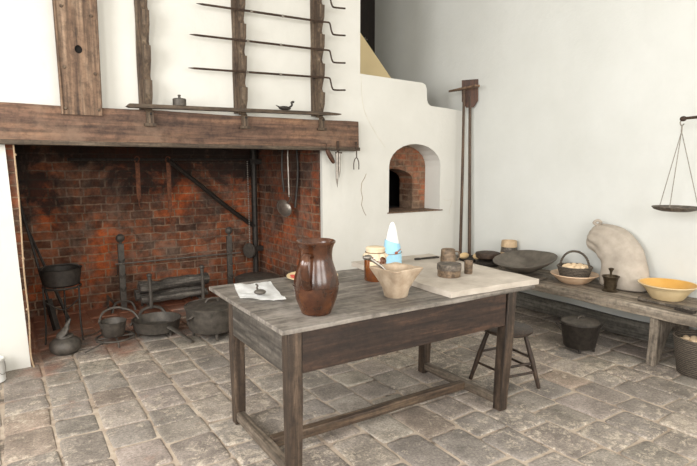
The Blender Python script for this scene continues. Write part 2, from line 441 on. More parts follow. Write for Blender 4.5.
# plaster cracks and the flaked patch on the oven front
def crack(pts, r=0.003, mat='crack'):
    return obj('crack', tube(nb(), pts, r, 5, flat=0.5), M[mat], bpy.data.objects['wall_oven'])
crack([(3.18, YB, 1.42), (3.155, YB, 1.37), (3.125, YB, 1.33), (3.115, YB, 1.25), (3.135, YB, 1.17), (3.12, YB, 1.10), (3.15, YB, 1.03), (3.18, YB, 0.985)], 0.0045)
crack(spline([(3.11, YB, 2.40), (3.14, YB, 2.1), (3.25, YB, 1.9), (3.42, YB, 1.70)]), 0.0025, 'seam')
crack([(4.26, YB, 1.12), (4.34, YB, 1.10), (4.42, YB, 1.12), (4.38, YB, 1.0), (4.37, YB, 0.93)], 0.002, 'seam')
# ---- sloping flue over the oven and a dark panel added for the unlit passage behind it
struct('wall_sloping_flue', prism(nb(), [(3.1, 2.40), (4.18, 2.42), (3.587, 3.03), (3.1, 3.55)], 5.2, 5.95), M['cream'])
struct('wall_alcove', bx(3.1, 3.7, 6.3, 6.4, 0, 4.2), M['wall2'])
d = struct('passage_shade_1', bx(3.7, 4.603, 6.3, 6.36, 0, 4.2, bev=0.004), M['passage_dark'])
lt = nb(); box(lt, 4.38, 4.47, 6.285, 6.30, 3.26, 3.275, bev=0.002); box(lt, 4.41, 4.425, 6.27, 6.30, 3.25, 3.29, bev=0.002)
obj('latch', lt, M['steel'], d)
# ---- right wall
struct('wall_right', bx(XR, XR+0.15, -3.1, 6.4, -0.02, 4.2), M['wall2'])
# ---- ceiling
struct('ceiling', bx(-2.35, 4.75, -3.35, 6.4, 4.2, 4.3), M['wall'])
# ---- left wall and front wall with windows
def rect(a0, a1, b0, b1): return [(a0, b0), (a0, b1), (a1, b1), (a1, b0)]
struct('wall_left', prism(nb(), rect(-3.1, 4.6, 0, 4.2), -2.35, -2.1, [rect(-1.4, 0.2, 1.25, 3.25), rect(1.3, 2.9, 1.25, 3.25)], plane='YZ'), M['wall'])
struct('wall_front', prism(nb(), rect(-2.35, 4.75, 0, 4.2), -3.35, -3.1, [rect(-1.0, 1.0, 1.25, 3.25), rect(1.7, 3.7, 1.25, 3.25)]), M['wall'])
def window(n, plane, a0, a1, b0, b1, d):
    def B(bm, p0, p1, q0, q1, t=0.025):
        if plane == 'YZ': box(bm, d-t, d+t, p0, p1, q0, q1, bev=0.004)
        else: box(bm, p0, p1, d-t, d+t, q0, q1, bev=0.004)
    bm = nb(); f = 0.05
    B(bm, a0, a0+f, b0, b1); B(bm, a1-f, a1, b0, b1); B(bm, a0, a1, b0, b0+f); B(bm, a0, a1, b1-f, b1)
    for k in (1, 2): x = a0+(a1-a0)*k/3; B(bm, x-0.014, x+0.014, b0, b1, 0.018)
    for k in (1, 2, 3): z = b0+(b1-b0)*k/4; B(bm, a0, a1, z-0.014, z+0.014, 0.018)
    w = struct('window_%d' % n, bm, M['paint'])
    g = nb(); B(g, a0+f, a1-f, b0+f, b1-f, 0.002); obj('pane', g, M['glass'], w)
window(1, 'YZ', -1.4, 0.2, 1.25, 3.25, -2.25); window(2, 'YZ', 1.3, 2.9, 1.25, 3.25, -2.25)
window(3, 'XZ', -1.0, 1.0, 1.25, 3.25, -3.25); window(4, 'XZ', 1.7, 3.7, 1.25, 3.25, -3.25)
# ---- grey board along the foot of the right wall under the bench
struct('baseboard_right', bx(4.565, XR, 1.9, YB, 0.0, 0.155, bev=0.006, jit=0.006, sub=8), M['baseY'])

# ============================================================ MANTEL
t = thing('mantel_beam', 'long rough brown oak beam over the brick fireplace opening', 'beam', (0, YB, 1.65))
b = nb(); box(b, -0.9, 3.03, -0.085, 0.0, 0.03, 0.285, bev=0.008, jit=0.006, sub=26)
obj('beam', b, M['beam'], t)
b = nb(); box(b, -0.9, 3.035, -0.10, 0.0, 0.0, 0.034, bev=0.006, jit=0.003, sub=20)
obj('lower_moulding', b, M['rackX'], t)

t = thing('wall_plank', 'wide upright brown plank with a round black hole and wooden pegs, left above the beam', 'plank', (0.545, YB, 1.885))
hole_ring = [(0.026*math.cos(a*PI/8), 0.455+0.03*math.sin(a*PI/8)) for a in range(16)]
prism_b = prism(nb(), [(-0.137, -0.012), (0.135, -0.012), (0.145, 1.71), (-0.155, 1.71)], -0.108, -0.088, [hole_ring])
b = nb(); prism(b, [(-0.13, 0.055), (0.13, 0.055), (0.14, 1.71), (-0.15, 1.71)], -0.088, 0.0); obj('backing', b, M['rack'], t)
obj('board', prism_b, M['plankZ'], t)
for s in (-1, 1):
    b = nb(); x = 0.128*s
    tube(b, [(x*1.0, -0.110, -0.01), (x*1.1, -0.110, 1.70)], 0.008, 6); obj('edge_bead', b, M['plankZ'], t)
b = nb(); q = bmesh.ops.create_circle(b, cap_ends=True, radius=0.034, segments=20); bmesh.ops.rotate(b, verts=b.verts, matrix=Matrix.Rotation(PI/2, 3, 'X'))
for v in b.verts: v.co += Vector((0.0, -0.089, 0.455))
obj('hole', b, M['soot_shade'], t)  # black disc painting in the dark of the hole
for (x, z) in ((-0.10, 0.32), (0.10, 0.29), (-0.095, 0.74), (0.095, 0.70), (-0.11, 0.03), (0.11, 0.03)):
    b = nb(); tube(b, [(x, -0.107, z), (x, -0.120, z)], [0.013, 0.009], 8); obj('peg', b, M['rack'], t)

# ---- spit rack: three notched uprights
def rack_upright(loc, label):
    t = thing('spit_rack_upright', label, 'spit rack', loc, group='notched uprights of the spit rack')
    b = nb(); box(b, -0.030, 0.015, -0.045, 0.0, 0.13, 1.77, bev=0.004, jit=0.004, sub=14); obj('back_board', b, M['rack'], t)
    # toothed front strip, cut as one saw-like outline in the YZ plane
    pts = [(-0.04, 0.12), (-0.095, 0.11), (-0.095, 0.0), (-0.125, 0.0), (-0.125, 0.10), (-0.085, 0.13)]
    z = 0.22
    while z < 1.70:
        pts += [(-0.090, z-0.06), (-0.125, z+0.02), (-0.132, z+0.125), (-0.092, z+0.135), (-0.078, z+0.165)]
        z += 0.262
    pts += [(-0.085, 1.77), (-0.04, 1.77)]
    b = nb(); prism(b, pts, 0.0, 0.052, plane='YZ'); obj('notched_front', b, M['rack'], t)
    b = nb(); box(b, -0.02, 0.068, -0.135, -0.095, -0.005, 0.018, bev=0.003); obj('foot_block', b, M['rack'], t)
    for z in (0.09, 1.1):
        b = nb(); ball(b, (0.03, -0.127 if z < 0.1 else -0.105, z), 0.010, 8); obj('nail', b, M['iron'], t)
    return t
rack_upright((0.995, YB, 1.815), 'notched wooden rack upright next to the wide plank, leftmost of three')
rack_upright((1.785, YB, 1.825), 'notched wooden rack upright crossed by the middle of the spits, middle of three')
rack_upright((2.56, YB, 1.840), 'notched wooden rack upright beside the spit cranks, rightmost of three')
t = thing('rack_rail', 'long dark pointed wooden shelf rail across the foot of the spit rack', 'rail', (0, YB-0.158, 1.964))
b = prism(nb(), [(0.84, -0.015), (0.86, 0.004), (2.60, 0.036), (2.74, 0.028), (2.755, 0.022), (2.74, 0.016), (2.60, 0.008), (0.86, -0.024)], -0.040, 0.032, plane='XZ')
obj('rail_board', b, M['rackX'], t)
def spit(z0, x0, z1, x1, yy, label, seed):
    t = thing('roasting_spit', label, 'spit', (x1, yy, z1), group='iron spits on the rack')
    dx, dz = x0-x1, z0-z1
    b = nb(); P = [(dx, 0, dz), (dx*0.96, 0, dz*0.96), (dx*0.5, 0.0, dz*0.5), (0, 0, 0)]
    tube(b, P, [0.002, 0.009, 0.010, 0.010], 6); obj('rod', b, M['ironb'], t)
    b = nb(); tube(b, spline([(0, 0, 0), (0.04, -0.01, 0.0), (0.060, -0.02, -0.008), (0.066, -0.03, -0.05), (0.072, -0.04, -0.09), (0.092, -0.05, -0.112), (0.21, -0.055, -0.105)], 4), 0.0085, 6)
    obj('crank', b, M['ironb'], t)
    for f in (0.35, 0.6):
        b = nb(); ball(b, (dx*f, 0, dz*f), 0.013, 8, (1.4, 1, 1)); obj('collar', b, M['steel'], t)
spit(2.285, 1.335, 2.322, 2.60, YB-0.118, 'iron spit resting lowest on the rack, with a bent crank', 1)
spit(2.548, 1.355, 2.572, 2.60, YB-0.118, 'iron spit second from the bottom of the rack, pointed at its left end', 2)
spit(2.795, 1.42, 2.822, 2.60, YB-0.118, 'iron spit near the top of the photo, starting left of the middle upright', 3)
spit(3.03, 1.42, 3.065, 2.60, YB-0.118, 'topmost iron spit, only its crank showing at the upper edge', 4)
# things on the rail
t = thing('iron_weight', 'small round iron weight with a knob on the rack rail', 'weight', (1.24, YB-0.165, 1.974))
b = lathe(nb(), [(0, 0), (0.05, 0), (0.052, 0.005), (0.052, 0.052), (0.046, 0.058), (0, 0.058)], 20); obj('body', b, M['irong'], t, True)
b = lathe(nb(), [(0, 0.056), (0.012, 0.056), (0.010, 0.075), (0.014, 0.085), (0, 0.09)], 12); obj('knob', b, M['irong'], t, True)
t = thing('betty_lamp', 'little black iron lamp shaped like a duck on the rack rail', 'lamp', (2.17, YB-0.165, 1.990))
b = nb(); ball(b, (0, 0, 0.022), 0.03, 12, (2.1, 1.0, 0.62)); obj('pan', b, M['iron'], t, True)
b = nb(); tube(b, spline([(0.045, 0, 0.03), (0.072, 0, 0.05), (0.070, 0, 0.075), (0.082, 0, 0.082), (0.095, 0, 0.078)], 4), [0.009]*8+[0.010]*8+[0.004], 6); obj('neck', b, M['iron'], t, True)
b = nb(); tube(b, [(-0.05, 0, 0.028), (-0.085, 0, 0.042)], [0.008, 0.003], 6); obj('tail', b, M['iron'], t)

# ---- knives and forks hanging from the beam
YH = YB-0.105
t = thing('roasting_fork', 'small two-pronged iron fork hanging from the right end of the beam', 'fork', (2.985, YH, 1.70))
b = nb(); tube(b, [(0, 0, 0.03), (0, -0.005, -0.115)], 0.006, 6)
tube(b, spline([(-0.030, 0, -0.235), (-0.028, 0, -0.16), (0, 0, -0.118), (0.028, 0, -0.16), (0.030, 0, -0.235)], 5), 0.005, 6)
obj('prongs', b, M['ironb'], t)
b = nb(); tube(b, [(0, 0.02, 0.03), (0, -0.01, 0.032)], 0.005, 6); obj('nail', b, M['iron'], t)
t = thing('skewer_set', 'pointed steel skewers hanging under the beam over the white wall', 'skewers', (2.765, YH, 1.72))
for dx, L, r in ((-0.014, 0.43, 0.014), (0.014, 0.34, 0.012)):
    b = nb(); tube(b, [(dx, -0.01, -0.09), (dx, -0.01, -L*0.8), (dx*0.7, -0.01, -L)], [r, r*0.9, 0.001], 6); obj('skewer', b, M['steel'], t)
b = nb(); box(b, -0.03, 0.04, -0.02, 0.0, -0.10, -0.085, bev=0.003); box(b, -0.012, 0.012, -0.012, 0.0, -0.09, 0.02, bev=0.002); obj('holder', b, M['ironb'], t)
t = thing('rolling_pin', 'small wooden handled roller hanging slanted beside the skewers', 'utensil', (2.63, YH, 1.67), rot=(0, math.radians(-33), 0))
b = lathe(nb(), [(0, -0.17), (0.014, -0.168), (0.02, -0.15), (0.024, -0.10), (0.022, -0.05), (0.014, -0.02), (0, -0.018)], 14); obj('handle', b, M['peelwood'], t, True)
b = nb(); tube(b, spline([(0, 0, -0.02), (0.005, 0, 0.0), (0.03, 0, 0.03), (0.0, 0.0, 0.05)], 4), 0.003, 5); obj('loop', b, M['ironb'], t)

# ============================================================ IN THE FIREPLACE
# hearth crane
t = thing('fireplace_crane', 'black iron crane with slanting brace at the back of the fireplace', 'crane', (2.555, 5.94, 0))
b = nb(); tube(b, [(0, 0, 0.0), (0, 0, 1.9)], 0.036, 8); obj('post', b, M['iron'], t)
b = nb(); tube(b, [(0, 0, 1.58), (-2.0, -0.22, 1.56)], 0.017, 6); obj('arm', b, M['iron'], t)
b = nb(); tube(b, spline([(-0.02, 0, 0.78), (-0.3, -0.03, 0.98), (-0.7, -0.08, 1.3), (-1.03, -0.12, 1.56)], 4), 0.048, 6, flat=0.5); obj('brace', b, M['iron'], t)
for z in (0.5, 1.55):
    b = nb(); box(b, -0.05, 0.09, -0.035, 0.05, z-0.03, z+0.03, bev=0.004); obj('bracket', b, M['iron'], t)
def trammel(loc, L, label):
    t = thing('trammel_hook', label, 'hook', loc, group='hooks hanging from the crane')
    b = nb(); tube(b, spline([(-0.02, 0, -0.035), (-0.024, 0, 0.0), (0, 0, 0.022), (0.022, 0, 0), (0.0, 0, -0.05)], 4), 0.006, 6); obj('top_hook', b, M['rust'], t)
    b = nb(); box(b, -0.022, 0.022, -0.004, 0.004, -L*0.8, -0.04, bev=0.002); obj('bar', b, M['rust'], t)
    b = nb(); tube(b, spline([(0, 0, -L*0.78), (0.0, 0, -L*0.92), (0.02, 0, -L), (0.045, 0, -L*0.96), (0.05, 0, -L*0.9)], 4), 0.007, 6); obj('hook', b, M['rust'], t)
trammel((1.20, 5.78, 1.575), 0.52, 'flat rusty pot hook hanging from the crane, the left and shorter one')
trammel((1.52, 5.81, 1.578), 0.72, 'flat rusty pot hook hanging from the crane, the right and longer one')
t = thing('chain_pulley', 'thin chain with a round iron weight beside the right andiron', 'chain', (2.45, 5.88, 1.56))
b = nb()
for k in range(46):
    z = -0.01-k*0.0215; ball(b, (0.0+k*0.0002, 0, z), 0.008, 6)
obj('chain', b, M['chain'], t)
b = lathe(nb(), [(0, -0.018), (0.085, -0.018), (0.092, -0.008), (0.092, 0.008), (0.085, 0.018), (0, 0.018)], 20)
bmesh.ops.rotate(b, verts=b.verts, matrix=Matrix.Rotation(PI/2, 3, 'Y')); bmesh.ops.rotate(b, verts=b.verts, matrix=Matrix.Rotation(math.radians(25), 3, 'Z'))
for v in b.verts: v.co.z -= 1.07
obj('disc', b, M['irong'], t, True)
t = thing('skimmer', 'long-handled iron skimmer hanging under the beam against the brick jamb', 'skimmer', (2.50, 4.912, 1.803))
b = nb(); tube(b, [(0, 0, 0.0), (-0.01, 0, -0.2), (0.0, 0, -0.62)], [0.006, 0.008, 0.009], 6); obj('handle', b, M['steel'], t)
b = nb(); q = bmesh.ops.create_uvsphere(b, u_segments=20, v_segments=10, radius=0.095)
bmesh.ops.delete(b, geom=[v for v in b.verts if v.co.z > 0.012], context='VERTS')
for v in b.verts: v.co.z *= 0.42
bmesh.ops.solidify(b, geom=b.faces[:], thickness=0.004)
bmesh.ops.rotate(b, verts=b.verts, matrix=Matrix.Rotation(math.radians(62), 3, 'X')); bmesh.ops.rotate(b, verts=b.verts, matrix=Matrix.Rotation(math.radians(35), 3, 'Y'))
for v in b.verts: v.co += Vector((-0.055, 0, -0.735))
obj('bowl', b, M['steel'], t, True)
b = nb(); tube(b, spline([(0, 0, -0.6), (0.015, 0, -0.64), (-0.02, 0, -0.69)], 3), 0.012, 6); obj('socket', b, M['ironb'], t)
t = thing('fire_tongs', 'black iron tongs forming a narrow loop, hanging behind the skimmer', 'tongs', (2.53, 4.935, 1.785))
b = nb(); tube(b, spline([(-0.075, 0, -0.55), (-0.095, 0, -0.35), (-0.085, 0, -0.12), (-0.02, 0, 0.0)], 5), 0.012, 6); obj('arm', b, M['iron'], t)
b = nb(); tube(b, spline([(0.05, 0, -0.72), (0.085, 0, -0.4), (0.075, 0, -0.12), (0.02, 0, 0.0)], 5), 0.012, 6); obj('arm', b, M['iron'], t)
b = nb(); tube(b, spline([(-0.02, 0, 0.0), (0.0, 0, 0.02), (0.02, 0, 0.0)], 4), 0.013, 6); obj('joint', b, M['iron'], t)
t = tag(obj('hanging_rod', tube(nb(), [(2.40, 4.84, 1.812), (2.40, 4.92, 1.812), (2.655, 4.92, 1.812)], 0.010, 6), M['iron']), 'thin iron hanging rod just behind the beam above skimmer and tongs', 'rod')
# tall andirons
def andiron(x, y, label, h=0.80):
    t = thing('andiron', label, 'andiron', (x, y, 0), group='tall andirons at the back of the hearth')
    b = nb(); box(b, -0.030, 0.030, -0.018, 0.018, 0.0, h-0.10, bev=0.005); obj('post', b, M['irong'], t)
    b = nb(); tube(b, [(0, 0, h-0.11), (0, 0, h-0.05)], 0.014, 8); ball(b, (0, 0, h-0.04), 0.045, 8, (1, 0.8, 1)); obj('finial', b, M['irong'], t)
    for z in (0.22, 0.36, 0.52):
        b = nb(); tube(b, spline([(-0.03, -0.015, z+0.02), (0, -0.05, z-0.01), (0.03, -0.015, z+0.02)], 4), 0.008, 6); obj('spit_hook', b, M['irong'], t)
    b = nb(); tube(b, spline([(0, 0.0, 0.10), (-0.09, -0.05, 0.09), (-0.13, -0.08, 0.0)], 4), 0.013, 6); obj('foot', b, M['irong'], t)
    b = nb(); tube(b, spline([(0, 0.0, 0.10), (0.07, -0.05, 0.08), (0.10, -0.08, 0.0)], 4), 0.013, 6); obj('foot', b, M['irong'], t)
andiron(1.00, 5.80, 'tall grey iron andiron with knob top against brick, the left of two')
andiron(2.17, 5.80, 'tall grey iron andiron with knob top near the crane post, the right of two')
t = thing('spit_bar', 'long thin iron bar resting level across both tall andirons', 'bar', (0.93, 5.755, 0.50))
b = nb(); tube(b, [(0, 0, 0), (1.36, 0, 0.0)], [0.008, 0.010], 6); obj('rod', b, M['steel'], t)
b = nb(); tube(b, [(0.02, 0, 0), (0.02, 0, -0.11), (0.0, 0, -0.12)], 0.008, 6); obj('end_bend', b, M['ironb'], t)
def firedog(x, y, h, label):
    t = thing('firedog', label, 'firedog', (x, y, 0), group='low firedogs holding logs')
    b = nb(); tube(b, [(0, 0, 0.07), (0.0, 0, h*0.6), (-0.005, 0, h-0.03)], [0.022, 0.018, 0.020], 8); ball(b, (-0.005, 0, h-0.02), 0.028, 10, (1, 1.2, 0.8)); obj('post', b, M['irong'], t)
    b = nb(); tube(b, spline([(-0.13, -0.03, 0.0), (-0.09, 0, 0.06), (0, 0, 0.085), (0.09, 0, 0.06), (0.13, -0.03, 0.0)], 5), 0.016, 6); obj('arched_foot', b, M['irong'], t)
    b = nb(); tube(b, [(0, 0, 0.08), (0, 0.40, 0.08), (0, 0.42, 0.0)], 0.014, 6); obj('log_bar', b, M['irong'], t)
firedog(1.195, 5.44, 0.43, 'low iron firedog with arched foot, in front of the left log ends')
firedog(1.73, 5.44, 0.46, 'low iron firedog in front of the right log ends, near the big lidded pot')
def log(p0, p1, r, label, seed):
    b = nb(); P0, P1 = Vector(p0), Vector(p1); c = (P0+P1)/2
    pts = [P0+(P1-P0)*k/7-c for k in range(8)]
    rr = [r*(1+0.22*mnoise.noise(Vector((k*0.7, seed, 0)))) for k in range(8)]
    tube(b, pts, rr, 10, flat=0.85)
    for v in b.verts: v.co += Vector((0, 1, 1))*mnoise.noise(v.co*14+Vector((seed, 0, 0)))*r*0.35
    o = obj('log', b, M['log'], None, True, loc=tuple(c)); tag(o, label, 'log', 'charred logs on the firedogs')
log((1.12, 5.535, 0.142), (1.80, 5.535, 0.142), 0.045, 'thick charred log, lower front one of the stack on the firedogs', 1)
log((1.10, 5.70, 0.155), (1.80, 5.70, 0.155), 0.060, 'charred log lying lowest at the back of the stack', 2)
log((1.12, 5.60, 0.255), (1.84, 5.62, 0.275), 0.072, 'thick grey charred log lying on top of the stack', 3)
# angle bracket
b = prism(nb(), [(-0.05, 0), (-0.03, 0), (-0.03, 0.11), (0.06, 0.0), (0.075, 0.01), (-0.035, 0.16), (-0.05, 0.16)], -0.01, 0.01)
tag(obj('iron_bracket', b, M['ironb'], loc=(0.90, 5.88, 0.0)), 'small triangular iron bracket on hearth floor left of the left andiron', 'bracket')
# pot stand with cauldron
t = thing('pot_stand', 'tall three-legged iron pot stand at the left of the hearth', 'stand', (0.385, 5.05, 0))
b = nb(); tube(b, [(0.145*math.cos(a*PI/12), 0.145*math.sin(a*PI/12), 0.477) for a in range(24)], 0.009, 6, closed=True); obj('ring', b, M['iron'], t)
for a in (200, 320, 80):
    c, s = math.cos(math.radians(a)), math.sin(math.radians(a))
    b = nb(); tube(b, spline([(0.145*c, 0.145*s, 0.477), (0.155*c, 0.155*s, 0.46), (0.15*c, 0.15*s, 0.2), (0.165*c, 0.165*s, 0.0)], 4), 0.008, 6); obj('leg', b, M['iron'], t)
b = nb(); tube(b, spline([(0.145*math.cos(math.radians(200)), 0.145*math.sin(math.radians(200)), 0.36), (0.0, -0.05, 0.28), (0.145*math.cos(math.radians(320)), 0.145*math.sin(math.radians(320)), 0.37)], 5), 0.006, 6); obj('scroll', b, M['iron'], t)
t = thing('cauldron', 'open black iron pot sitting on the tall three-legged stand', 'pot', (0.385, 5.05, 0.487))
b = lathe(nb(), [(0, 0), (0.125, 0.0), (0.143, 0.015), (0.153, 0.10), (0.160, 0.145), (0.168, 0.15), (0.163, 0.153), (0.146, 0.145), (0.138, 0.03), (0.11, 0.018), (0, 0.016)], 28); obj('pot_body', b, M['iron'], t, True)
b = nb(); tube(b, spline([(-0.155, 0, 0.14), (-0.12, 0.03, 0.165), (0, 0.06, 0.17), (0.12, 0.03, 0.165), (0.155, 0, 0.14)], 5), 0.006, 6); obj('bail_handle', b, M['iron'], t)
# leaning tools
def leaning(name, foot, top, label, cat):
    F, T = Vector(foot), Vector(top); q = (T-F).to_track_quat('Z', 'Y').to_euler()
    return thing(name, label, cat, foot, rot=tuple(q)), (T-F).length
t, Ls = leaning('fire_shovel', (0.345, 5.36, 0.005), (0.135, 5.72, 1.20), 'long-handled flat iron shovel leaning in the left corner of the hearth', 'shovel')
b = nb(); tube(b, [(0, 0, 0.28), (0, 0, Ls)], 0.012, 6); obj('handle', b, M['iron'], t)
b = nb(); box(b, -0.022, 0.022, -0.026, 0.026, 0.01, 0.30, bev=0.004); obj('blade', b, M['iron'], t)
t, Ls = leaning('poker', (0.47, 5.58, 0.015), (0.17, 5.85, 0.98), 'thin black iron poker leaning beside the flat shovel', 'poker')
b = nb(); tube(b, [(0, 0, 0.0), (0, 0, Ls)], [0.017, 0.011], 6); obj('rod', b, M['iron'], t)
b = nb(); tube(b, spline([(0, 0, Ls-0.01), (-0.02, 0, Ls+0.03), (0, 0, Ls+0.06), (0.02, 0, Ls+0.03), (0.0, 0, Ls-0.01)], 4), 0.007, 6); obj('ring_handle', b, M['iron'], t)
# cord at the jamb edge
b = nb(); tube(b, spline([(0.100, YB-0.02, 1.65), (0.108, YB-0.022, 1.2), (0.104, YB-0.02, 0.75), (0.112, YB-0.022, 0.4), (0.105, YB-0.02, 0.12), (0.12, YB-0.02, 0.0)], 5), 0.006, 6)
for z in (1.58, 0.83, 0.45): ball(b, (0.106, YB-0.02, z), 0.010, 8)
tag(obj('cord', b, M['cord']), 'thin tan cord running down the left edge of the fireplace', 'cord')
# squat kettle
t = thing('bellows_kettle', 'squat dark grey vessel with a crumpled pointed top at the hearth edge', 'vessel', (0.355, 4.71, 0))
b = lathe(nb(), [(0, 0), (0.095, 0.0), (0.120, 0.022), (0.130, 0.055), (0.122, 0.09), (0.095, 0.118), (0.062, 0.13), (0.055, 0.15), (0, 0.152)], 26, fn=lambda a, r, z: (r*(1+0.03*math.sin(3*a)), z)); obj('body', b, M['irong'], t, True)
b = nb(); tube(b, spline([(-0.045, -0.01, 0.135), (-0.01, 0, 0.17), (0.015, 0, 0.20), (0.025, 0, 0.235), (0.05, 0, 0.285)], 4), [0.045, 0.048, 0.05, 0.05, 0.048, 0.046, 0.044, 0.04, 0.036, 0.033, 0.03, 0.028, 0.026, 0.02, 0.016, 0.011, 0.005], 10, flat=0.65)
for v in b.verts: v.co += Vector((1, 0.6, 0))*mnoise.noise(v.co*30)*0.012
obj('neck', b, M['irong'], t, True)
b = nb(); tube(b, [(0.062*math.cos(a*PI/8), 0.062*math.sin(a*PI/8), 0.14+0.004*math.sin(a)) for a in range(16)], 0.009, 6, closed=True); obj('collar', b, M['irong'], t, True)
t.scale = (0.92, 0.92, 0.95)
# small saucepan on round trivet
t = thing('round_trivet', 'low round iron trivet with long handle under the small saucepan', 'trivet', (0.735, 4.74, 0))
b = nb(); tube(b, [(0.15*math.cos(a*PI/12), 0.15*math.sin(a*PI/12), 0.05) for a in range(24)], 0.012, 6, closed=True, flat=0.7)
tube(b, [(-0.14, 0, 0.05), (0.14, 0, 0.05)], 0.008, 6); tube(b, [(0, -0.14, 0.05), (0, 0.14, 0.05)], 0.008, 6); obj('ring', b, M['irong'], t)
for a in (30, 150, 270):
    c, s = math.cos(math.radians(a)), math.sin(math.radians(a)); b = nb(); tube(b, [(0.15*c, 0.15*s, 0.05), (0.155*c, 0.155*s, 0)], 0.008, 6); obj('leg', b, M['irong'], t)
b = nb(); tube(b, spline([(-0.10, -0.10, 0.05), (-0.17, -0.17, 0.045), (-0.26, -0.2, 0.02)], 4), 0.010, 6, flat=0.5); obj('handle', b, M['irong'], t)
t = thing('saucepan', 'small dark iron saucepan with a short left handle on the round trivet', 'saucepan', (0.725, 4.76, 0.06))
b = lathe(nb(), [(0, 0), (0.075, 0.0), (0.09, 0.012), (0.108, 0.12), (0.112, 0.128), (0.106, 0.129), (0.100, 0.12), (0.082, 0.02), (0, 0.014)], 26); obj('pan_body', b, M['irong'], t, True)
b = nb(); tube(b, [(-0.095, -0.03, 0.07), (-0.16, -0.08, 0.06), (-0.24, -0.12, 0.065)], [0.013, 0.010, 0.012], 6, flat=0.6); obj('handle', b, M['ironb'], t)
b = nb(); tube(b, spline([(-0.105, 0.02, 0.12), (-0.06, 0.08, 0.19), (0.05, 0.10, 0.215), (0.17, 0.08, 0.17), (0.22, 0.05, 0.10)], 5), 0.010, 6); obj('bail_handle', b, M['irong'], t)
# skillet
t = thing('skillet', 'wide three-legged iron skillet with handle pointing toward the table', 'skillet', (1.095, 4.80, 0))
b = lathe(nb(), [(0, 0.035), (0.165, 0.035), (0.19, 0.047), (0.208, 0.135), (0.214, 0.141), (0.204, 0.143), (0.182, 0.060), (0.16, 0.050), (0, 0.048)], 32); obj('pan_body', b, M['irong'], t, True)
for a in (60, 180, 300):
    c, s = math.cos(math.radians(a)), math.sin(math.radians(a)); b = nb(); tube(b, [(0.16*c, 0.16*s, 0.045), (0.165*c, 0.165*s, 0)], [0.013, 0.009], 6); obj('leg', b, M['irong'], t)
b = nb(); tube(b, [(0.06, -0.18, 0.10), (0.13, -0.34, 0.055), (0.18, -0.46, 0.014)], [0.030, 0.024, 0.020], 8, flat=0.4); obj('handle', b, M['steel'], t, True)
t = thing('gridiron_arch', 'thin arched iron trivet rail behind the wide skillet', 'trivet', (1.14, 5.18, 0))
b = nb(); tube(b, spline([(-0.2, 0, 0), (-0.14, 0, 0.06), (0, 0, 0.085), (0.14, 0, 0.06), (0.2, 0, 0)], 5), 0.012, 6); obj('rail', b, M['irong'], t)
for q in (-0.08, 0.08): obj('leg', tube(nb(), [(q, 0, 0.075), (q, 0.12, 0.0)], 0.009, 6), M['irong'], t)
# dutch oven
t = thing('dutch_oven', 'large grey lidded iron pot on three stub feet beside the table end', 'pot', (1.50, 4.47, 0))
b = lathe(nb(), [(0, 0.05), (0.15, 0.05), (0.185, 0.065), (0.205, 0.12), (0.212, 0.245), (0.205, 0.25), (0, 0.25)], 32); obj('pot_body', b, M['irong'], t, True)
b = lathe(nb(), [(0.19, 0.247), (0.222, 0.247), (0.224, 0.262), (0.214, 0.266), (0.208, 0.258), (0.16, 0.272), (0.08, 0.284), (0, 0.288)], 32)
l = obj('lid', b, M['irong'], t, True)
b = nb(); tube(b, spline([(-0.055, 0.0, 0.278), (-0.04, 0, 0.306), (0.0, 0, 0.315), (0.04, 0, 0.306), (0.055, 0, 0.278)], 4), 0.009, 6); obj('lid_handle', b, M['irong'], l)
for a in (30, 150, 262):
    c, s = math.cos(math.radians(a)), math.sin(math.radians(a)); b = nb(); tube(b, [(0.15*c, 0.15*s, 0.065), (0.16*c, 0.16*s, 0)], [0.018, 0.011], 8); obj('foot', b, M['irong'], t)
for a in (200, 20):
    c, s = math.cos(math.radians(a)), math.sin(math.radians(a)); b = nb()
    tube(b, spline([(0.205*c-0.03*s, 0.205*s+0.03*c, 0.215), (0.235*c-0.02*s, 0.235*s+0.02*c, 0.20), (0.235*c+0.02*s, 0.235*s-0.02*c, 0.18), (0.205*c+0.03*s, 0.205*s-0.03*c, 0.17)], 4), 0.009, 6); obj('ear', b, M['irong'], t)
t.scale = (1.08, 1.08, 1.08)
# shallow cauldron behind the table
t = thing('wide_kettle', 'wide dark round kettle standing behind the table in the right of the hearth', 'kettle', (2.27, 5.25, 0))
b = lathe(nb(), [(0, 0.05), (0.15, 0.05), (0.21, 0.10), (0.235, 0.19), (0.235, 0.285), (0.245, 0.30), (0.20, 0.318), (0.1, 0.33), (0, 0.335)], 28); obj('kettle_body', b, M['irong'], t, True)
for a in (30, 150, 270):
    c, s = math.cos(math.radians(a)), math.sin(math.radians(a)); b = nb(); tube(b, [(0.14*c, 0.14*s, 0.06), (0.16*c, 0.16*s, 0)], 0.013, 6); obj('foot', b, M['irong'], t)
# paint tin at the left
t = thing('white_tin', 'white cylindrical tin standing on the floor by the left wall', 'tin', (-0.135, 4.33, 0))
b = lathe(nb(), [(0, 0), (0.077, 0), (0.079, 0.004), (0.077, 0.008), (0.077, 0.152), (0.080, 0.157), (0.077, 0.161), (0.072, 0.161), (0.070, 0.15), (0, 0.15)], 28); obj('can', b, M['tin'], t, True)
b = nb(); tube(b, spline([(0.02, -0.078, 0.13), (0.05, -0.085, 0.07), (0.078, -0.03, 0.06), (0.078, 0.0, 0.13)], 5), 0.002, 5); obj('wire_handle', b, M['steel'], t)

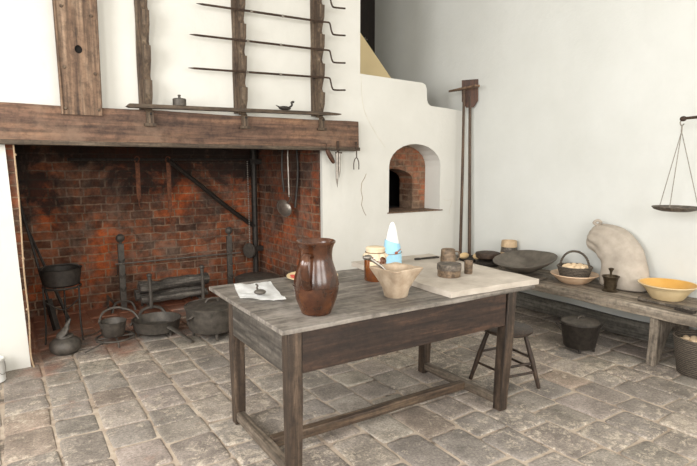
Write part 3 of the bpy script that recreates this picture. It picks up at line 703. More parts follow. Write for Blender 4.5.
# ============================================================ TABLE
TZ = 0.775
t = thing('work_table', 'long grey-brown wooden kitchen table on the stone floor in front of the fireplace', 'table', (1.80, 2.45, 0), math.radians(-0.8))
b = nb()
ys = [-0.418, -0.07, 0.28, 0.618]
for i in range(3):
    box(b, -0.797, 0.918, ys[i]+0.002, ys[i+1]-0.002, TZ-0.023, TZ, bev=0.005, jit=0.004, sub=12)
for v in b.verts: v.co.z = min(v.co.z, TZ)
obj('tabletop', b, M['tableX'], t)
L = {}
for (x, y) in ((-0.722, -0.36), (0.715, -0.36), (-0.722, 0.36), (0.715, 0.36)):
    b = nb(); box(b, x-0.036, x+0.036, y-0.036, y+0.036, 0, TZ-0.024, bev=0.006, jit=0.003, sub=6)
    for v in b.verts:
        if v.co.z < 0.4: k = 1-0.16*(0.4-v.co.z)/0.4; v.co.x = x+(v.co.x-x)*k; v.co.y = y+(v.co.y-y)*k
    for v in b.verts:
        v.co.z = max(v.co.z, 0.0)
        if x > 0: v.co.x += 0.05*(v.co.z-0.25)
    obj('leg', b, M['tableZ'], t)
b = nb(); box(b, -0.684, 0.69, -0.388, -0.365, 0.545, TZ-0.024, bev=0.003); obj('front_apron', b, M['apronX'], t)
b = nb(); box(b, -0.684, 0.69, 0.367, 0.39, 0.545, TZ-0.024, bev=0.003); obj('back_apron', b, M['apronX'], t)
b = nb(); box(b, -0.756, -0.733, -0.322, 0.322, 0.545, TZ-0.024, bev=0.003); obj('side_apron', b, M['apronY'], t)
b = nb(); box(b, 0.738, 0.762, -0.328, 0.320, 0.545, TZ-0.024, bev=0.003); obj('side_apron', b, M['apronY'], t)
b = nb(); box(b, -0.752, -0.70, -0.326, 0.326, 0.03, 0.082, bev=0.01, jit=0.004, sub=6); obj('side_stretcher', b, M['strY'], t)
b = nb(); box(b, 0.675, 0.722, -0.332, 0.327, 0.03, 0.085, bev=0.01, jit=0.004, sub=6); obj('side_stretcher', b, M['strY'], t)
b = nb(); box(b, -0.698, 0.675, -0.085, -0.035, 0.034, 0.088, bev=0.008, jit=0.004, sub=10); obj('long_stretcher', b, M['strX'], t)

# ---- stone slab
b = nb(); box(b, -0.355, 0.355, -0.54, 0.54, 0, 0.038, bev=0.0)
bmesh.ops.subdivide_edges(b, edges=b.edges[:], cuts=14, use_grid_fill=True)
for v in b.verts:
    if abs(abs(v.co.x)-0.355) < 1e-4 or abs(abs(v.co.y)-0.54) < 1e-4:
        f = mnoise.noise(v.co*9)*0.012+mnoise.noise(v.co*40)*0.004
        v.co.x += f*(1 if v.co.x > 0 else -1)*(abs(abs(v.co.x)-0.355) < 1e-2); v.co.y += f*(abs(abs(v.co.y)-0.54) < 1e-2)
        if v.co.z > 0.035: v.co.z -= 0.003+abs(f)*0.4
o = obj('stone_slab', b, M['slab'], None, True, loc=(2.42, 2.58, TZ+0.0005), rot=(0, 0, math.radians(-3.5)))
tag(o, 'large pale rectangular stone slab with chipped edges lying on the table', 'slab')
SZ = TZ+0.039

# ---- napkin
c4 = [Vector((1.052, 2.671, 0)), Vector((1.225, 2.455, 0)), Vector((1.375, 2.97, 0)), Vector((1.135, 2.98, 0))]
b = nb(); N = 22; g = []
for i in range(N+1):
    row = []
    for j in range(N+1):
        u, v = i/N, j/N
        p = c4[0]*(1-u)*(1-v)+c4[1]*u*(1-v)+c4[2]*u*v+c4[3]*(1-u)*v
        wv = abs(mnoise.noise(p*9))*0.014+abs(math.sin(u*7+v*3))*0.004
        wv += 0.018*max(0, 1-((u-1)**2+(v-0.0)**2)*14)+0.012*max(0, 1-((u)**2+(v-1)**2)*10)
        row.append(b.verts.new((p.x-1.24, p.y-2.78, 0.002+wv)))
    g.append(row)
for i in range(N):
    for j in range(N): b.faces.new((g[i][j], g[i+1][j], g[i+1][j+1], g[i][j+1]))
bmesh.ops.solidify(b, geom=b.faces[:], thickness=0.002)
o = obj('napkin', b, M['linen'], None, True, loc=(1.24, 2.78, TZ+0.002))
tag(o, 'crumpled white linen cloth on the left end of the table', 'cloth')
t = thing('grease_lamp', 'small dark pewter lamp with thin neck on the white cloth', 'lamp', (1.165, 2.66, TZ+0.016), math.radians(-30))
b = nb(); ball(b, (0, 0, 0.015), 0.026, 14, (1.3, 1.0, 0.58)); obj('body', b, M['irong'], t, True)
b = nb(); tube(b, spline([(-0.012, 0, 0.024), (-0.016, 0, 0.04), (-0.012, 0, 0.052), (-0.024, 0, 0.060)], 4), [0.006]*8+[0.005]*5, 6); obj('neck', b, M['irong'], t, True)

# ---- jug
t = jug = thing('jug', 'tall glossy brown stoneware jug on the front of the table', 'jug', (1.272, 2.22, TZ), math.radians(-140))
PR = [(0, 0), (0.066, 0.0), (0.072, 0.006), (0.074, 0.014), (0.080, 0.03), (0.098, 0.08), (0.107, 0.125), (0.108, 0.155), (0.102, 0.195), (0.089, 0.24), (0.079, 0.275), (0.077, 0.305), (0.080, 0.335), (0.087, 0.358), (0.093, 0.366), (0.094, 0.374), (0.089, 0.378), (0.083, 0.372), (0.075, 0.34), (0.071, 0.30), (0.074, 0.27), (0.095, 0.20), (0.10, 0.15), (0.09, 0.08), (0.06, 0.02), (0, 0.015)]
def lip(a, r, z):
    d = abs((a-PI+PI) % (2*PI)-PI)
    if z > 0.33: r += 0.016*math.exp(-(d/0.35)**2)*(z-0.33)/0.045
    return r, z
lip2 = lambda a, r, z: lip(a+PI, r, z)
b = lathe(nb(), PR, 48, fn=lip2); obj('jug_body', b, M['glaze'], t, True)
b = nb(); tube(b, spline([(0.074, 0, 0.305), (0.115, 0, 0.322), (0.145, 0, 0.300), (0.152, 0, 0.26), (0.143, 0, 0.21), (0.125, 0, 0.165), (0.104, 0, 0.148)], 6), 0.021, 12, flat=0.45); obj('handle', b, M['glaze'], t, True)
b = nb(); tube(b, [(0.1085*math.cos(a*PI/24), 0.1085*math.sin(a*PI/24), 0.150) for a in range(48)], 0.0025, 5, closed=True); obj('ring', b, M['glaze'], t, True)
jug.scale = (1.04, 1.04, 0.965)
# ---- plate behind the jug
t = thing('slipware_plate', 'shallow cream plate with red and green decoration behind the brown jug', 'plate', (1.635, 2.90, TZ))
b = lathe(nb(), [(0, 0), (0.07, 0.0), (0.09, 0.006), (0.135, 0.022), (0.147, 0.026), (0.148, 0.031), (0.135, 0.030), (0.085, 0.012), (0, 0.009)], 36); obj('dish', b, M['cream_glaze'], t, True)
for a0, m in ((105, 'green'), (142, 'red'), (168, 'red'), (205, 'green'), (20, 'green'), (330, 'green'), (60, 'red'), (260, 'green')):
    a = math.radians(a0); b = nb(); ball(b, (0.114*math.cos(a), 0.114*math.sin(a), 0.0235), 0.025, 12, (1, 1, 0.25)); obj('slip_spot', b, M[m], t, True)
t.scale = (1.12, 1.12, 1.0)
# ---- preserve jar
t = thing('preserve_jar', 'glass jar of amber preserve with a tied cloth cover behind the stone mortar', 'jar', (1.965, 2.67, TZ))
b = lathe(nb(), [(0, 0), (0.064, 0), (0.070, 0.008), (0.071, 0.15), (0.060, 0.175), (0.055, 0.18), (0.055, 0.20), (0, 0.20)], 32); obj('glass_body', b, M['amber'], t, True)
b = lathe(nb(), [(0.078, 0.150), (0.070, 0.168), (0.060, 0.180), (0.059, 0.190), (0.063, 0.208), (0.055, 0.216), (0, 0.219)], 60, fn=lambda a, r, z: (r*(1+(0.10 if z < 0.172 else 0.015)*math.sin(a*9+1)), z+(0.012*math.sin(a*7) if z < 0.16 else 0))); obj('cloth_cover', b, M['paper'], t, True)
b = nb(); tube(b, [(0.063*math.cos(a*PI/16), 0.063*math.sin(a*PI/16), 0.183) for a in range(32)], 0.003, 5, closed=True); obj('string', b, M['string'], t)
b = nb()
for k in range(7):
    a0, a1 = math.radians(205+k*7), math.radians(212+k*7)
    vs = [b.verts.new((0.0725*math.cos(q), 0.0725*math.sin(q), z)) for q, z in ((a0, 0.09), (a1, 0.09), (a1, 0.13), (a0, 0.13))]; b.faces.new(vs)
bmesh.ops.remove_doubles(b, verts=b.verts, dist=1e-5); bmesh.ops.solidify(b, geom=b.faces[:], thickness=0.001); obj('paper_label', b, M['paper'], t)
# ---- stone mortar
def lug(a, r, z):
    k = max(0.0, (z-0.055)/0.12)
    m = abs(math.cos(2*(a-math.radians(-38))))**9*(1.0 if math.cos(4*(a-math.radians(-38))) > 0 else 0.0)
    if z > 0.06: r = r+0.045*m*min(k, 1.0)*(1 if r > 0.095 or z < 0.125 else 0.2)
    return r*(1+0.01*math.sin(5*a)), z
t = thing('stone_mortar', 'rough tan stone mortar with lugs on its rim, on the front of the table', 'mortar', (1.815, 2.27, TZ))
b = lathe(nb(), [(0, 0), (0.060, 0), (0.066, 0.006), (0.076, 0.05), (0.092, 0.105), (0.107, 0.150), (0.111, 0.163), (0.105, 0.167), (0.090, 0.163), (0.083, 0.13), (0.06, 0.06), (0.03, 0.035), (0, 0.03)], 72, fn=lug)
obj('bowl', b, M['mortar'], t, True)
t = thing('pewter_spoon', 'dull metal spoon leaning inside the stone mortar', 'spoon', (1.815, 2.27, TZ+0.05))
b = nb(); tube(b, [(0.03, -0.01, 0.0), (-0.06, 0.05, 0.115), (-0.115, 0.085, 0.16)], [0.007, 0.008, 0.010], 8); obj('handle', b, M['steel'], t, True)
b = nb(); ball(b, (-0.128, 0.095, 0.168), 0.021, 12, (1.5, 1, 0.75)); obj('end_knop', b, M['steel'], t, True)
# ---- sugar loaf
t = thing('sugar_loaf', 'white sugar cone wrapped in pale blue paper standing on the stone slab', 'sugar loaf', (2.25, 2.86, SZ))
b = lathe(nb(), [(0, 0.02), (0.055, 0.02), (0.054, 0.08), (0.046, 0.16), (0.034, 0.23), (0.020, 0.28), (0.010, 0.298), (0, 0.302)], 28); obj('sugar_cone', b, M['sugar'], t, True)
b = lathe(nb(), [(0, 0), (0.068, 0.0), (0.067, 0.06), (0.058, 0.13), (0.052, 0.165), (0.048, 0.165), (0.05, 0.13), (0, 0.03)], 28, fn=lambda a, r, z: (r, z+(0.016*math.cos(a-math.radians(160)) if z > 0.14 else 0))); obj('paper_wrap', b, M['blue'], t, True)
b = nb(); tube(b, [((0.067)*math.cos(a*PI/16), (0.067)*math.sin(a*PI/16), 0.088+0.006*math.cos(a*PI/16)) for a in range(32)], 0.002, 5, closed=True); obj('string', b, M['string'], t)
b = nb(); ball(b, (-0.015, -0.066, 0.095), 0.011, 10, (1.2, 0.5, 1)); tube(b, [(-0.015, -0.068, 0.095), (0.02, -0.07, 0.12)], 0.003, 5); obj('seal', b, M['seal'], t)

# ---- on the slab
t = thing('wooden_mug', 'grey-brown wooden mug with handle at the back of the stone slab', 'mug', (2.62, 2.69, SZ), math.radians(-25))
b = lathe(nb(), [(0, 0), (0.052, 0), (0.054, 0.004), (0.053, 0.05), (0.049, 0.10), (0.044, 0.104), (0.040, 0.10), (0.042, 0.02), (0, 0.015)], 24); obj('cup', b, M['boxwood'], t, True)
b = nb(); tube(b, spline([(0.048, 0, 0.085), (0.075, 0, 0.08), (0.082, 0, 0.05), (0.07, 0, 0.022), (0.05, 0, 0.02)], 4), 0.007, 8, flat=0.7); obj('handle', b, M['boxwood'], t, True)
t = thing('round_box', 'round lidded bentwood box in the middle of the stone slab', 'box', (2.315, 2.365, SZ))
b = lathe(nb(), [(0, 0), (0.070, 0), (0.072, 0.004), (0.072, 0.045), (0, 0.045)], 28); obj('body', b, M['boxwood'], t, True)
b = lathe(nb(), [(0, 0.044), (0.075, 0.044), (0.076, 0.048), (0.076, 0.078), (0.073, 0.081), (0.069, 0.076), (0, 0.075)], 28); obj('lid', b, M['turned'], t, True)
t = thing('small_beaker', 'small brown cylindrical beaker on the slab, right of the round box', 'beaker', (2.475, 2.355, SZ))
b = lathe(nb(), [(0, 0), (0.024, 0), (0.0255, 0.003), (0.028, 0.082), (0.026, 0.084), (0.0235, 0.08), (0.021, 0.01), (0, 0.008)], 22); obj('cup', b, M['boxwood'], t, True)
t = thing('iron_tongs', 'small black iron tongs lying flat at the back of the stone slab', 'tongs', (2.61, 2.90, SZ+0.004), math.radians(-8))
b = nb(); tube(b, [(-0.1+0.032*math.cos(a*PI/8), 0.018*math.sin(a*PI/8), 0.004) for a in range(16)], 0.006, 6, closed=True); obj('ring_handle', b, M['iron'], t)
b = nb(); tube(b, [(-0.07, 0.006, 0.004), (0.13, 0.02, 0.004)], 0.006, 6); obj('arm', b, M['iron'], t)
b = nb(); tube(b, [(-0.07, -0.006, 0.004), (0.13, -0.008, 0.004)], 0.006, 6); obj('arm', b, M['iron'], t)

t.scale = (0.8, 0.8, 1)
# ============================================================ STOOL
t = thing('stool', 'low dark wooden four-legged stool behind the right table leg', 'stool', (2.845, 2.33, 0))
b = lathe(nb(), [(0, 0.375), (0.155, 0.375), (0.168, 0.385), (0.168, 0.398), (0.158, 0.405), (0, 0.400)], 32); obj('seat', b, M['stoolwood'], t, True)
ft = [(-0.150, 0.185), (0.120, -0.185), (-0.165, -0.13), (0.165, 0.15)]
for x, y in ft:
    b = nb(); tube(b, [(x*0.5, y*0.5, 0.385), (x*0.75, y*0.75, 0.2), (x, y, 0.0)], [0.013, 0.018, 0.013], 10); obj('leg', b, M['stoolwood'], t, True)
def onleg(i, z): k = 1-0.5*z/0.385; return (ft[i][0]*k, ft[i][1]*k, z)
for i, j, z in ((0, 2, 0.13), (2, 1, 0.17), (1, 3, 0.13), (3, 0, 0.21), (2, 1, 0.11), (1, 3, 0.21)):
    b = nb(); tube(b, [onleg(i, z), onleg(j, z)], 0.009, 8); obj('rung', b, M['stoolwood'], t, True)

# ============================================================ BENCH
BZ = 0.452
t = thing('wall_bench', 'long heavy grey plank bench along the right wall', 'bench', (4.29, 0, 0))
b = nb(); box(b, -0.285, 0.305, 0.9, 4.47, BZ-0.080, BZ, bev=0.010, jit=0.006, sub=22)
for v in b.verts: v.co.z = min(v.co.z, BZ)
obj('seat_plank', b, M['benchY'], t)
for yy in (1.945, 4.2):
    q = [(-0.265, 0.37), (-0.265, 0.19), (-0.285, 0.0), (-0.205, 0.0), (-0.11, 0.17), (-0.03, 0.26), (0.05, 0.26), (0.13, 0.17), (0.20, 0.0), (0.245, 0.0), (0.245, 0.37)]
    b = nb(); prism(b, q, yy-0.03, yy+0.03); bmesh.ops.bevel(b, geom=[e for e in b.edges if len(e.link_faces) == 2 and e.calc_face_angle(0) > 0.5], offset=0.006, segments=2, affect='EDGES'); obj('leg', b, M['benchZ'], t)

# ---- things on the bench
t = thing('bread_tray', 'small dark wooden tray of pale rolls at the far end of the bench', 'tray', (4.36, 4.10, BZ))
b = lathe(nb(), [(0, 0), (0.13, 0), (0.16, 0.02), (0.165, 0.032), (0.155, 0.030), (0.125, 0.012), (0, 0.010)], 28); obj('dish', b, M['iron'], t, True)
for k, (x, y, lb) in enumerate(((-0.065, 0.06, 'left'), (0.02, -0.06, 'right'))):
    b = nb(); ball(b, (0, 0, 0.036), 0.055, 14, (1.2, 0.9, 0.66))
    for v in b.verts: v.co *= 1+0.10*mnoise.noise(v.co*25+Vector((k, 0, 0)))
    o = obj('bread_roll', b, M['bread'], None, True, loc=(4.36+x, 4.10+y, BZ+0.013), rot=(0, 0, k))
    tag(o, 'pale bread roll on the dark tray, the %s one of two' % lb, 'bread', 'rolls on the tray')
t = thing('stacked_bowl', 'dark turned wooden bowl upside down beside the bread tray', 'bowl', (4.28, 3.80, BZ))
b = lathe(nb(), [(0, 0), (0.115, 0), (0.125, 0.01), (0.128, 0.045), (0.09, 0.06), (0, 0.062)], 28); obj('base_bowl', b, M['iron'], t, True)
b = lathe(nb(), [(0, 0.062), (0.09, 0.062), (0.125, 0.085), (0.132, 0.12), (0.128, 0.135), (0.10, 0.142), (0, 0.144)], 28); obj('upper_bowl', b, M['ironb'], t, True)
t = thing('banded_keg', 'small tapered wooden tankard with pale bands behind the dough bowl', 'tankard', (4.505, 3.71, BZ))
for nm, z0, z1, m in (('band', 0.0, 0.05, 'kegband'), ('staves', 0.05, 0.09, 'turned'), ('band', 0.09, 0.125, 'kegband'), ('staves', 0.125, 0.175, 'turned'), ('band', 0.175, 0.235, 'kegband')):
    r0, r1 = 0.098-0.09*z0, 0.098-0.09*z1
    e = 0.003 if nm == 'band' else 0
    pr = [(0, z0), (r0+e, z0), (r1+e, z1)]+([(r1-0.01, z1), (r1-0.014, z1-0.02), (0, z1-0.02)] if z1 > 0.2 else [(0, z1)])
    b = lathe(nb(), pr, 24); obj(nm, b, M[m], t, True)
t.scale = (1, 1, 1.1)
t = thing('dough_bowl', 'huge shallow grey-brown wooden dough bowl on the bench', 'bowl', (4.26, 3.285, BZ-0.004), rot=(math.radians(-2), math.radians(-12), 0))
b = lathe(nb(), [(0, 0.026), (0.08, 0.026), (0.19, 0.075), (0.28, 0.125), (0.315, 0.150), (0.318, 0.157), (0.306, 0.157), (0.26, 0.128), (0.17, 0.08), (0.08, 0.05), (0, 0.045)], 48, fn=lambda a, r, z: (r*(0.80+0.20*abs(math.sin(a))**1.5), z+0.006*abs(math.sin(a))*(r/0.3)**2)); obj('bowl', b, M['smooth'], t, True)
t = thing('flat_lid', 'flat dark wooden lid lying under the edge of the dough bowl', 'lid', (4.14, 3.11, BZ))
b = lathe(nb(), [(0, 0), (0.105, 0), (0.118, 0.008), (0.118, 0.018), (0.10, 0.026), (0, 0.028)], 30); obj('disc', b, M['turned'], t, True)
def fnrib(k, amp): return lambda a, r, z: (r*(1+amp*math.sin(a*k)), z)
t = thing('earthenware_bowl', 'wide buff earthenware bowl holding the small egg basket', 'bowl', (4.29, 2.79, BZ))
b = lathe(nb(), [(0, 0), (0.105, 0), (0.118, 0.006), (0.165, 0.045), (0.195, 0.072), (0.205, 0.078), (0.203, 0.085), (0.19, 0.080), (0.15, 0.050), (0.10, 0.016), (0, 0.014)], 40); obj('bowl', b, M['terra'], t, True)
t = thing('handled_basket', 'small grey wicker basket with arched handle standing in the buff bowl', 'basket', (4.29, 2.79, BZ+0.016))
b = lathe(nb(), [(0, 0), (0.105, 0), (0.115, 0.01), (0.138, 0.09), (0.148, 0.125), (0.145, 0.133), (0.136, 0.128), (0.126, 0.09), (0.10, 0.015), (0, 0.012)], 60, fn=fnrib(30, 0.012)); obj('woven_body', b, M['wicker'], t, True)
b = nb(); tube(b, spline([(-0.03, 0.135, 0.11), (-0.025, 0.10, 0.21), (-0.01, 0.04, 0.262), (0.01, -0.04, 0.262), (0.025, -0.10, 0.21), (0.03, -0.135, 0.11)], 5), 0.010, 8); obj('handle', b, M['wicker'], t, True)
b = nb(); tube(b, [(0.144*math.cos(a*PI/20), 0.144*math.sin(a*PI/20), 0.130+0.002*math.sin(a*3)) for a in range(40)], 0.009, 6, closed=True); obj('rim', b, M['wicker'], t, True)
ei = 0
egg_m = None
def egg(p, label, group, rot=(1.3, 0, 0), s=1.0, mat='egg'):
    global egg_m
    if egg_m is None:
        b = lathe(nb(), [(0, -0.030), (0.012, -0.0275), (0.0205, -0.019), (0.0245, -0.006), (0.0235, 0.006), (0.019, 0.018), (0.011, 0.027), (0, 0.031)], 16)
        o = obj('egg', b, M[mat], None, True); egg_m = o.data
    else:
        o = bpy.data.objects.new('egg', egg_m); COL.objects.link(o)
    o.location = p; o.rotation_euler = rot; o.scale = (s, s, s); tag(o, label, 'egg', group); return o
sp = [(-0.055, 0.05), (0.0, 0.06), (0.055, 0.045), (-0.075, -0.005), (-0.02, 0.0), (0.035, -0.01), (-0.05, -0.06), (0.005, -0.065), (0.055, -0.06), (0.085, 0.0)]
for i, (x, y) in enumerate(sp):
    egg((4.29+x, 2.79+y, BZ+0.016+0.122), 'pale brown egg in the small arched-handle basket on the bench', 'eggs in the handled basket', (1.3+0.3*math.sin(i), 0, i*1.3), 1.25)
t = thing('bronze_mortar', 'small dark bronze mortar on the bench in front of the sack', 'mortar', (4.24, 2.42, BZ))
b = lathe(nb(), [(0, 0), (0.062, 0), (0.064, 0.008), (0.052, 0.016), (0.046, 0.022), (0.050, 0.05), (0.052, 0.09), (0.062, 0.118), (0.070, 0.126), (0.070, 0.131), (0.060, 0.131), (0.046, 0.10), (0.04, 0.03), (0, 0.028)], 32); obj('bowl', b, M['bronze'], t, True)
for z, r in ((0.052, 0.051), (0.092, 0.053)):
    b = nb(); tube(b, [(r*math.cos(a*PI/12), r*math.sin(a*PI/12), z) for a in range(24)], 0.003, 5, closed=True); obj('ring', b, M['bronze'], t)
t = thing('pestle', 'knobbed bronze pestle standing in the small bronze mortar', 'pestle', (4.24, 2.42, BZ+0.029))
b = lathe(nb(), [(0, 0), (0.016, 0.002), (0.018, 0.012), (0.009, 0.03), (0.009, 0.13), (0.012, 0.145), (0.022, 0.158), (0.022, 0.165), (0.012, 0.170), (0, 0.171)], 18); obj('rod', b, M['bronze'], t, True)
# sack
def sack_mesh():
    b = nb()
    #      centre (y, z)     half width y, half depth x, tilt
    st = [(0.0, 0.0, 0.19, 0.10, 0), (0.0, 0.012, 0.205, 0.125, 0), (0.0, 0.08, 0.21, 0.135, 2), (0.01, 0.16, 0.20, 0.13, 7), (0.03, 0.24, 0.19, 0.125, 14), (0.055, 0.31, 0.185, 0.12, 24),
          (0.095, 0.365, 0.185, 0.118, 38), (0.155, 0.41, 0.175, 0.115, 53), (0.22, 0.44, 0.158, 0.105, 63), (0.28, 0.455, 0.14, 0.09, 71), (0.33, 0.46, 0.125, 0.08, 76), (0.365, 0.462, 0.10, 0.06, 78), (0.38, 0.462, 0.05, 0.03, 78)]
    n = 40; rings = []
    for i, (cy, cz, hw, hd, tl) in enumerate(st):
        t = math.radians(tl); ring = []
        for k in range(n):
            a = 2*PI*k/n; u = math.cos(a)*hw; w = math.sin(a)*hd
            p = Vector((w, cy+u*math.cos(t), cz-u*math.sin(t)))
            if i > 0:
                fold = 0.010*math.sin(i*2.1+u*8)*(1 if i > 4 else 0.25)
                g = max(0.0, (i-5)/7.0); rr = 1+g*0.34*(abs(math.sin(a*5+i*0.25))-0.6)
                p = Vector((w*rr, cy+u*rr*math.cos(t), cz-u*rr*math.sin(t)))
                p += Vector((math.sin(a), math.cos(a), 0))*(mnoise.noise(p*7)*0.016+fold*0.6)
            ring.append(b.verts.new(p))
        rings.append(ring)
    for a, c in zip(rings, rings[1:]):
        for k in range(n): b.faces.new((a[k], a[(k+1) % n], c[(k+1) % n], c[k]))
    b.faces.new(rings[0][::-1]); b.faces.new(rings[-1])
    for v in b.verts:
        v.co.z = max(v.co.z, 0.0)
        v.co.x += v.co.z*0.14
        v.co.x = min(v.co.x, 0.15)
    return b
t = thing('flour_sack', 'full pale linen flour sack leaning on the wall with its tied top drooping left', 'sack', (4.435, 2.415, BZ))
b = sack_mesh(); so = obj('sack_body', b, M['sack'], t, True)
md = so.modifiers.new('sub', 'SUBSURF'); md.levels = 1; md.render_levels = 2
b = nb(); tube(b, spline([(0.06, 0.29, 0.575), (0.05, 0.27, 0.61), (0.03, 0.29, 0.625), (0.02, 0.315, 0.60), (0.05, 0.30, 0.575)], 4), 0.014, 8); obj('tied_knot', b, M['sack'], t, True)
t.scale = (1, 1, 0.90)
# yellow bowl
t = thing('yellow_bowl', 'wide cream bowl glazed yellow inside at the right end of the bench', 'bowl', (4.37, 2.025, BZ))
b = lathe(nb(), [(0, 0), (0.105, 0), (0.115, 0.006), (0.16, 0.065), (0.198, 0.097), (0.210, 0.102), (0.212, 0.109), (0.200, 0.108)], 48); obj('outer_body', b, M['cream_glaze'], t, True)
b = lathe(nb(), [(0.200, 0.108), (0.188, 0.096), (0.15, 0.060), (0.10, 0.020), (0, 0.014)], 48); obj('glazed_inside', b, M['yellow'], t, True)
b = nb(); tube(b, spline([(-0.05, -0.05, 0.0165), (0.0, 0.0, 0.0165), (-0.04, 0.06, 0.0165), (0.05, 0.04, 0.0165), (0.06, -0.03, 0.0165)], 4), 0.005, 5); obj('brown_squiggle', b, M['seal'], t)
t.scale = (1.0, 1.0, 1.15)
# brush
t = thing('hearth_brush', 'dark long-handled scrubbing brush lying in front of the yellow bowl', 'brush', (4.10, 1.88, BZ), math.radians(-6))
b = nb(); tube(b, [(0, 0.24, 0.015), (0, 0.12, 0.014), (0.0, -0.05, 0.018)], [0.016, 0.011, 0.014], 10); obj('handle', b, M['turned'], t, True)
b = nb(); box(b, -0.028, 0.028, -0.19, -0.05, 0.022, 0.038, bev=0.006); obj('head', b, M['turned'], t, True)
b = nb(); box(b, -0.026, 0.026, -0.185, -0.055, 0.0, 0.022, bev=0.002); obj('bristles', b, M['bristle'], t)

# ---- under and beside the bench
t = thing('lidded_pail', 'dark iron pail with lid and stub feet on the floor under the bench', 'pail', (3.89, 2.45, 0))
b = lathe(nb(), [(0, 0.03), (0.115, 0.03), (0.123, 0.037), (0.150, 0.225), (0.158, 0.232), (0.155, 0.238), (0, 0.238)], 32); obj('pail_body', b, M['iron'], t, True)
b = lathe(nb(), [(0, 0.237), (0.148, 0.237), (0.150, 0.243), (0.13, 0.252), (0.06, 0.262), (0, 0.264)], 32); l = obj('lid', b, M['irong'], t, True)
b = nb(); tube(b, spline([(-0.04, 0, 0.256), (-0.03, 0, 0.278), (0.03, 0, 0.278), (0.04, 0, 0.256)], 4), 0.007, 6); obj('lid_handle', b, M['irong'], l)
for a in (95, 215, 300):
    c, s = math.cos(math.radians(a)), math.sin(math.radians(a)); b = nb(); tube(b, [(0.10*c, 0.10*s, 0.04), (0.112*c, 0.112*s, 0)], [0.015, 0.010], 8); obj('foot', b, M['iron'], t)
for a in (140, -38):
    c, s = math.cos(math.radians(a)), math.sin(math.radians(a)); b = nb()
    tube(b, [(0.145*c, 0.145*s, 0.215), (0.195*c, 0.195*s, 0.225), (0.150*c, 0.150*s, 0.16)], 0.006, 6); obj('ear', b, M['iron'], t)
BX, BY = 4.15, 1.66
t = thing('egg_basket', 'round dark wicker basket of eggs on the floor beside the bench leg', 'basket', (BX, BY, 0))
b = lathe(nb(), [(0, 0), (0.135, 0), (0.145, 0.01), (0.172, 0.20), (0.182, 0.262), (0.178, 0.272), (0.168, 0.268), (0.160, 0.20), (0.13, 0.015), (0, 0.012)], 72, fn=fnrib(36, 0.012)); obj('woven_body', b, M['wicker'], t, True)
b = nb(); tube(b, [(0.178*math.cos(a*PI/20), 0.178*math.sin(a*PI/20), 0.270+0.003*math.sin(a*3)) for a in range(40)], 0.010, 6, closed=True); obj('rim', b, M['wicker'], t, True)
k = 0
for rr, nn in ((0.0, 1), (0.052, 6), (0.103, 11), (0.135, 13)):
    for j in range(nn):
        a = 2*PI*j/nn+rr*9; k += 1
        egg((BX+rr*math.cos(a), BY+rr*math.sin(a), 0.235-rr*0.12+0.004*math.sin(k*5)), 'pale brown egg heaped in the dark wicker basket on the floor', 'eggs in the floor basket', (1.3+0.4*math.sin(k), 0, k*1.1), 1.1)
b = lathe(nb(), [(0, 0.16), (0.15, 0.15), (0.15, 0.17), (0, 0.19)], 24)
obj('straw_bed', b, M['bread'], t)

# ============================================================ PEELS AND SCALE
def peel(foot, top, label, turn, blade_w, blade_l, shape):
    F, T = Vector(foot), Vector(top); d = T-F; Ln = d.length
    q = d.to_track_quat('Z', 'Y').to_euler()
    t = thing('bread_peel', label, 'peel', foot, rot=tuple(q))
    b = nb(); tube(b, [(0, 0, 0), (0, 0, Ln-blade_l*0.6)], [0.020, 0.016], 8); obj('pole', b, M['pole'], t, True)
    R = Matrix.Rotation(turn, 4, 'Z')
    w, h = blade_w/2, blade_l; z0 = Ln-h
    if shape == 'square': o = [(-w*0.45, z0), (w*0.45, z0), (w, z0+0.07), (w, z0+h), (-w, z0+h), (-w, z0+0.07)]
    else: o = [(w*math.sin(a)*1.0, z0+h/2-h/2*math.cos(a)) for a in [2*PI*k/20 for k in range(20)]]
    b = nb(); prism(b, o, -0.009, 0.009, mat=R); obj('blade', b, M['peelwood'], t)
    return t
peel((4.52, 4.29, BZ), (4.535, 4.375, 2.47), 'bread peel with square paddle blade up, leaning in the corner by the oven', math.radians(-40), 0.18, 0.31, 'square')
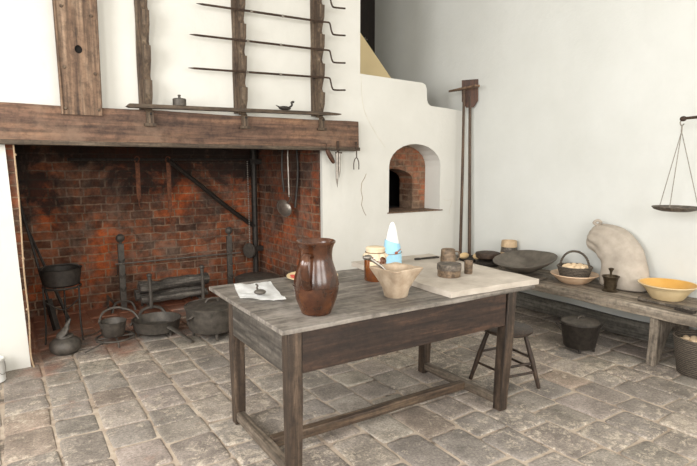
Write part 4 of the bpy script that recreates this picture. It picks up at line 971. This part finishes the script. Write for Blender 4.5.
t = thing('oven_rake', 'oven rake with a flat pointed cross blade, left of the bread peel in the corner', 'oven rake', (4.44, 4.36, BZ))
b = nb(); tube(b, [(0, 0, 0), (0.0, 0.0, 1.0), (-0.01, 0.0, 1.91)], [0.018, 0.016, 0.014], 8); obj('pole', b, M['pole'], t, True)
b = prism(nb(), [(-0.035, 0.21), (-0.02, 0.205), (0.035, 0.03), (0.045, -0.19), (0.02, -0.215), (-0.03, -0.20), (-0.042, 0.0)], -0.010, 0.010, plane='XY')
for v in b.verts: v.co.z += 1.91-0.04*v.co.y; v.co.x -= 0.01
obj('cross_blade', b, M['plankZ'], t)

t = thing('hanging_balance', 'iron balance scale with chained wooden pans hanging near the right wall', 'scale', (4.30, 1.42, 0))
b = nb(); tube(b, [(0, 0.55, 1.852), (0, 0.25, 1.862), (0, 0, 1.875), (0, -0.25, 1.862), (0, -0.55, 1.852)], [0.010, 0.014, 0.020, 0.014, 0.010], 8)
for s in (1, -1): ball(b, (0, 0.555*s, 1.850), 0.020, 10, (0.8, 1.3, 1))
obj('beam', b, M['ironb'], t, True)
b = nb(); tube(b, [(0, 0, 1.88), (0, 0, 4.2)], 0.006, 6); obj('suspension_rod', b, M['ironb'], t)
for s in (1, -1):
    y = 0.56*s
    b = nb(); tube(b, spline([(0, y, 1.845), (0, y+0.014, 1.825), (0, y+0.004, 1.80), (0, y-0.014, 1.812)], 4), 0.0045, 6); tube(b, [(0, y, 1.80), (0, y, 1.755)], 0.006, 6); obj('hook', b, M['steel'], t)
    for a in (70, 190, 310):
        c, sn = math.cos(math.radians(a)), math.sin(math.radians(a)); b = nb()
        A = Vector((0, y, 1.757)); B = Vector((0.150*c, y+0.150*sn, 1.193)); n = 60
        for k in range(n): p = A+(B-A)*(k+0.5)/n; ball(b, p, 0.0042, 6, (1, 1, 1.2))
        obj('chain', b, M['chain'], t)
    b = lathe(nb(), [(0, 1.155), (0.10, 1.157), (0.145, 1.170), (0.163, 1.188), (0.160, 1.193), (0.14, 1.180), (0.09, 1.168), (0, 1.166)], 36, center=(0, y)); obj('pan', b, M['turned'], t, True)
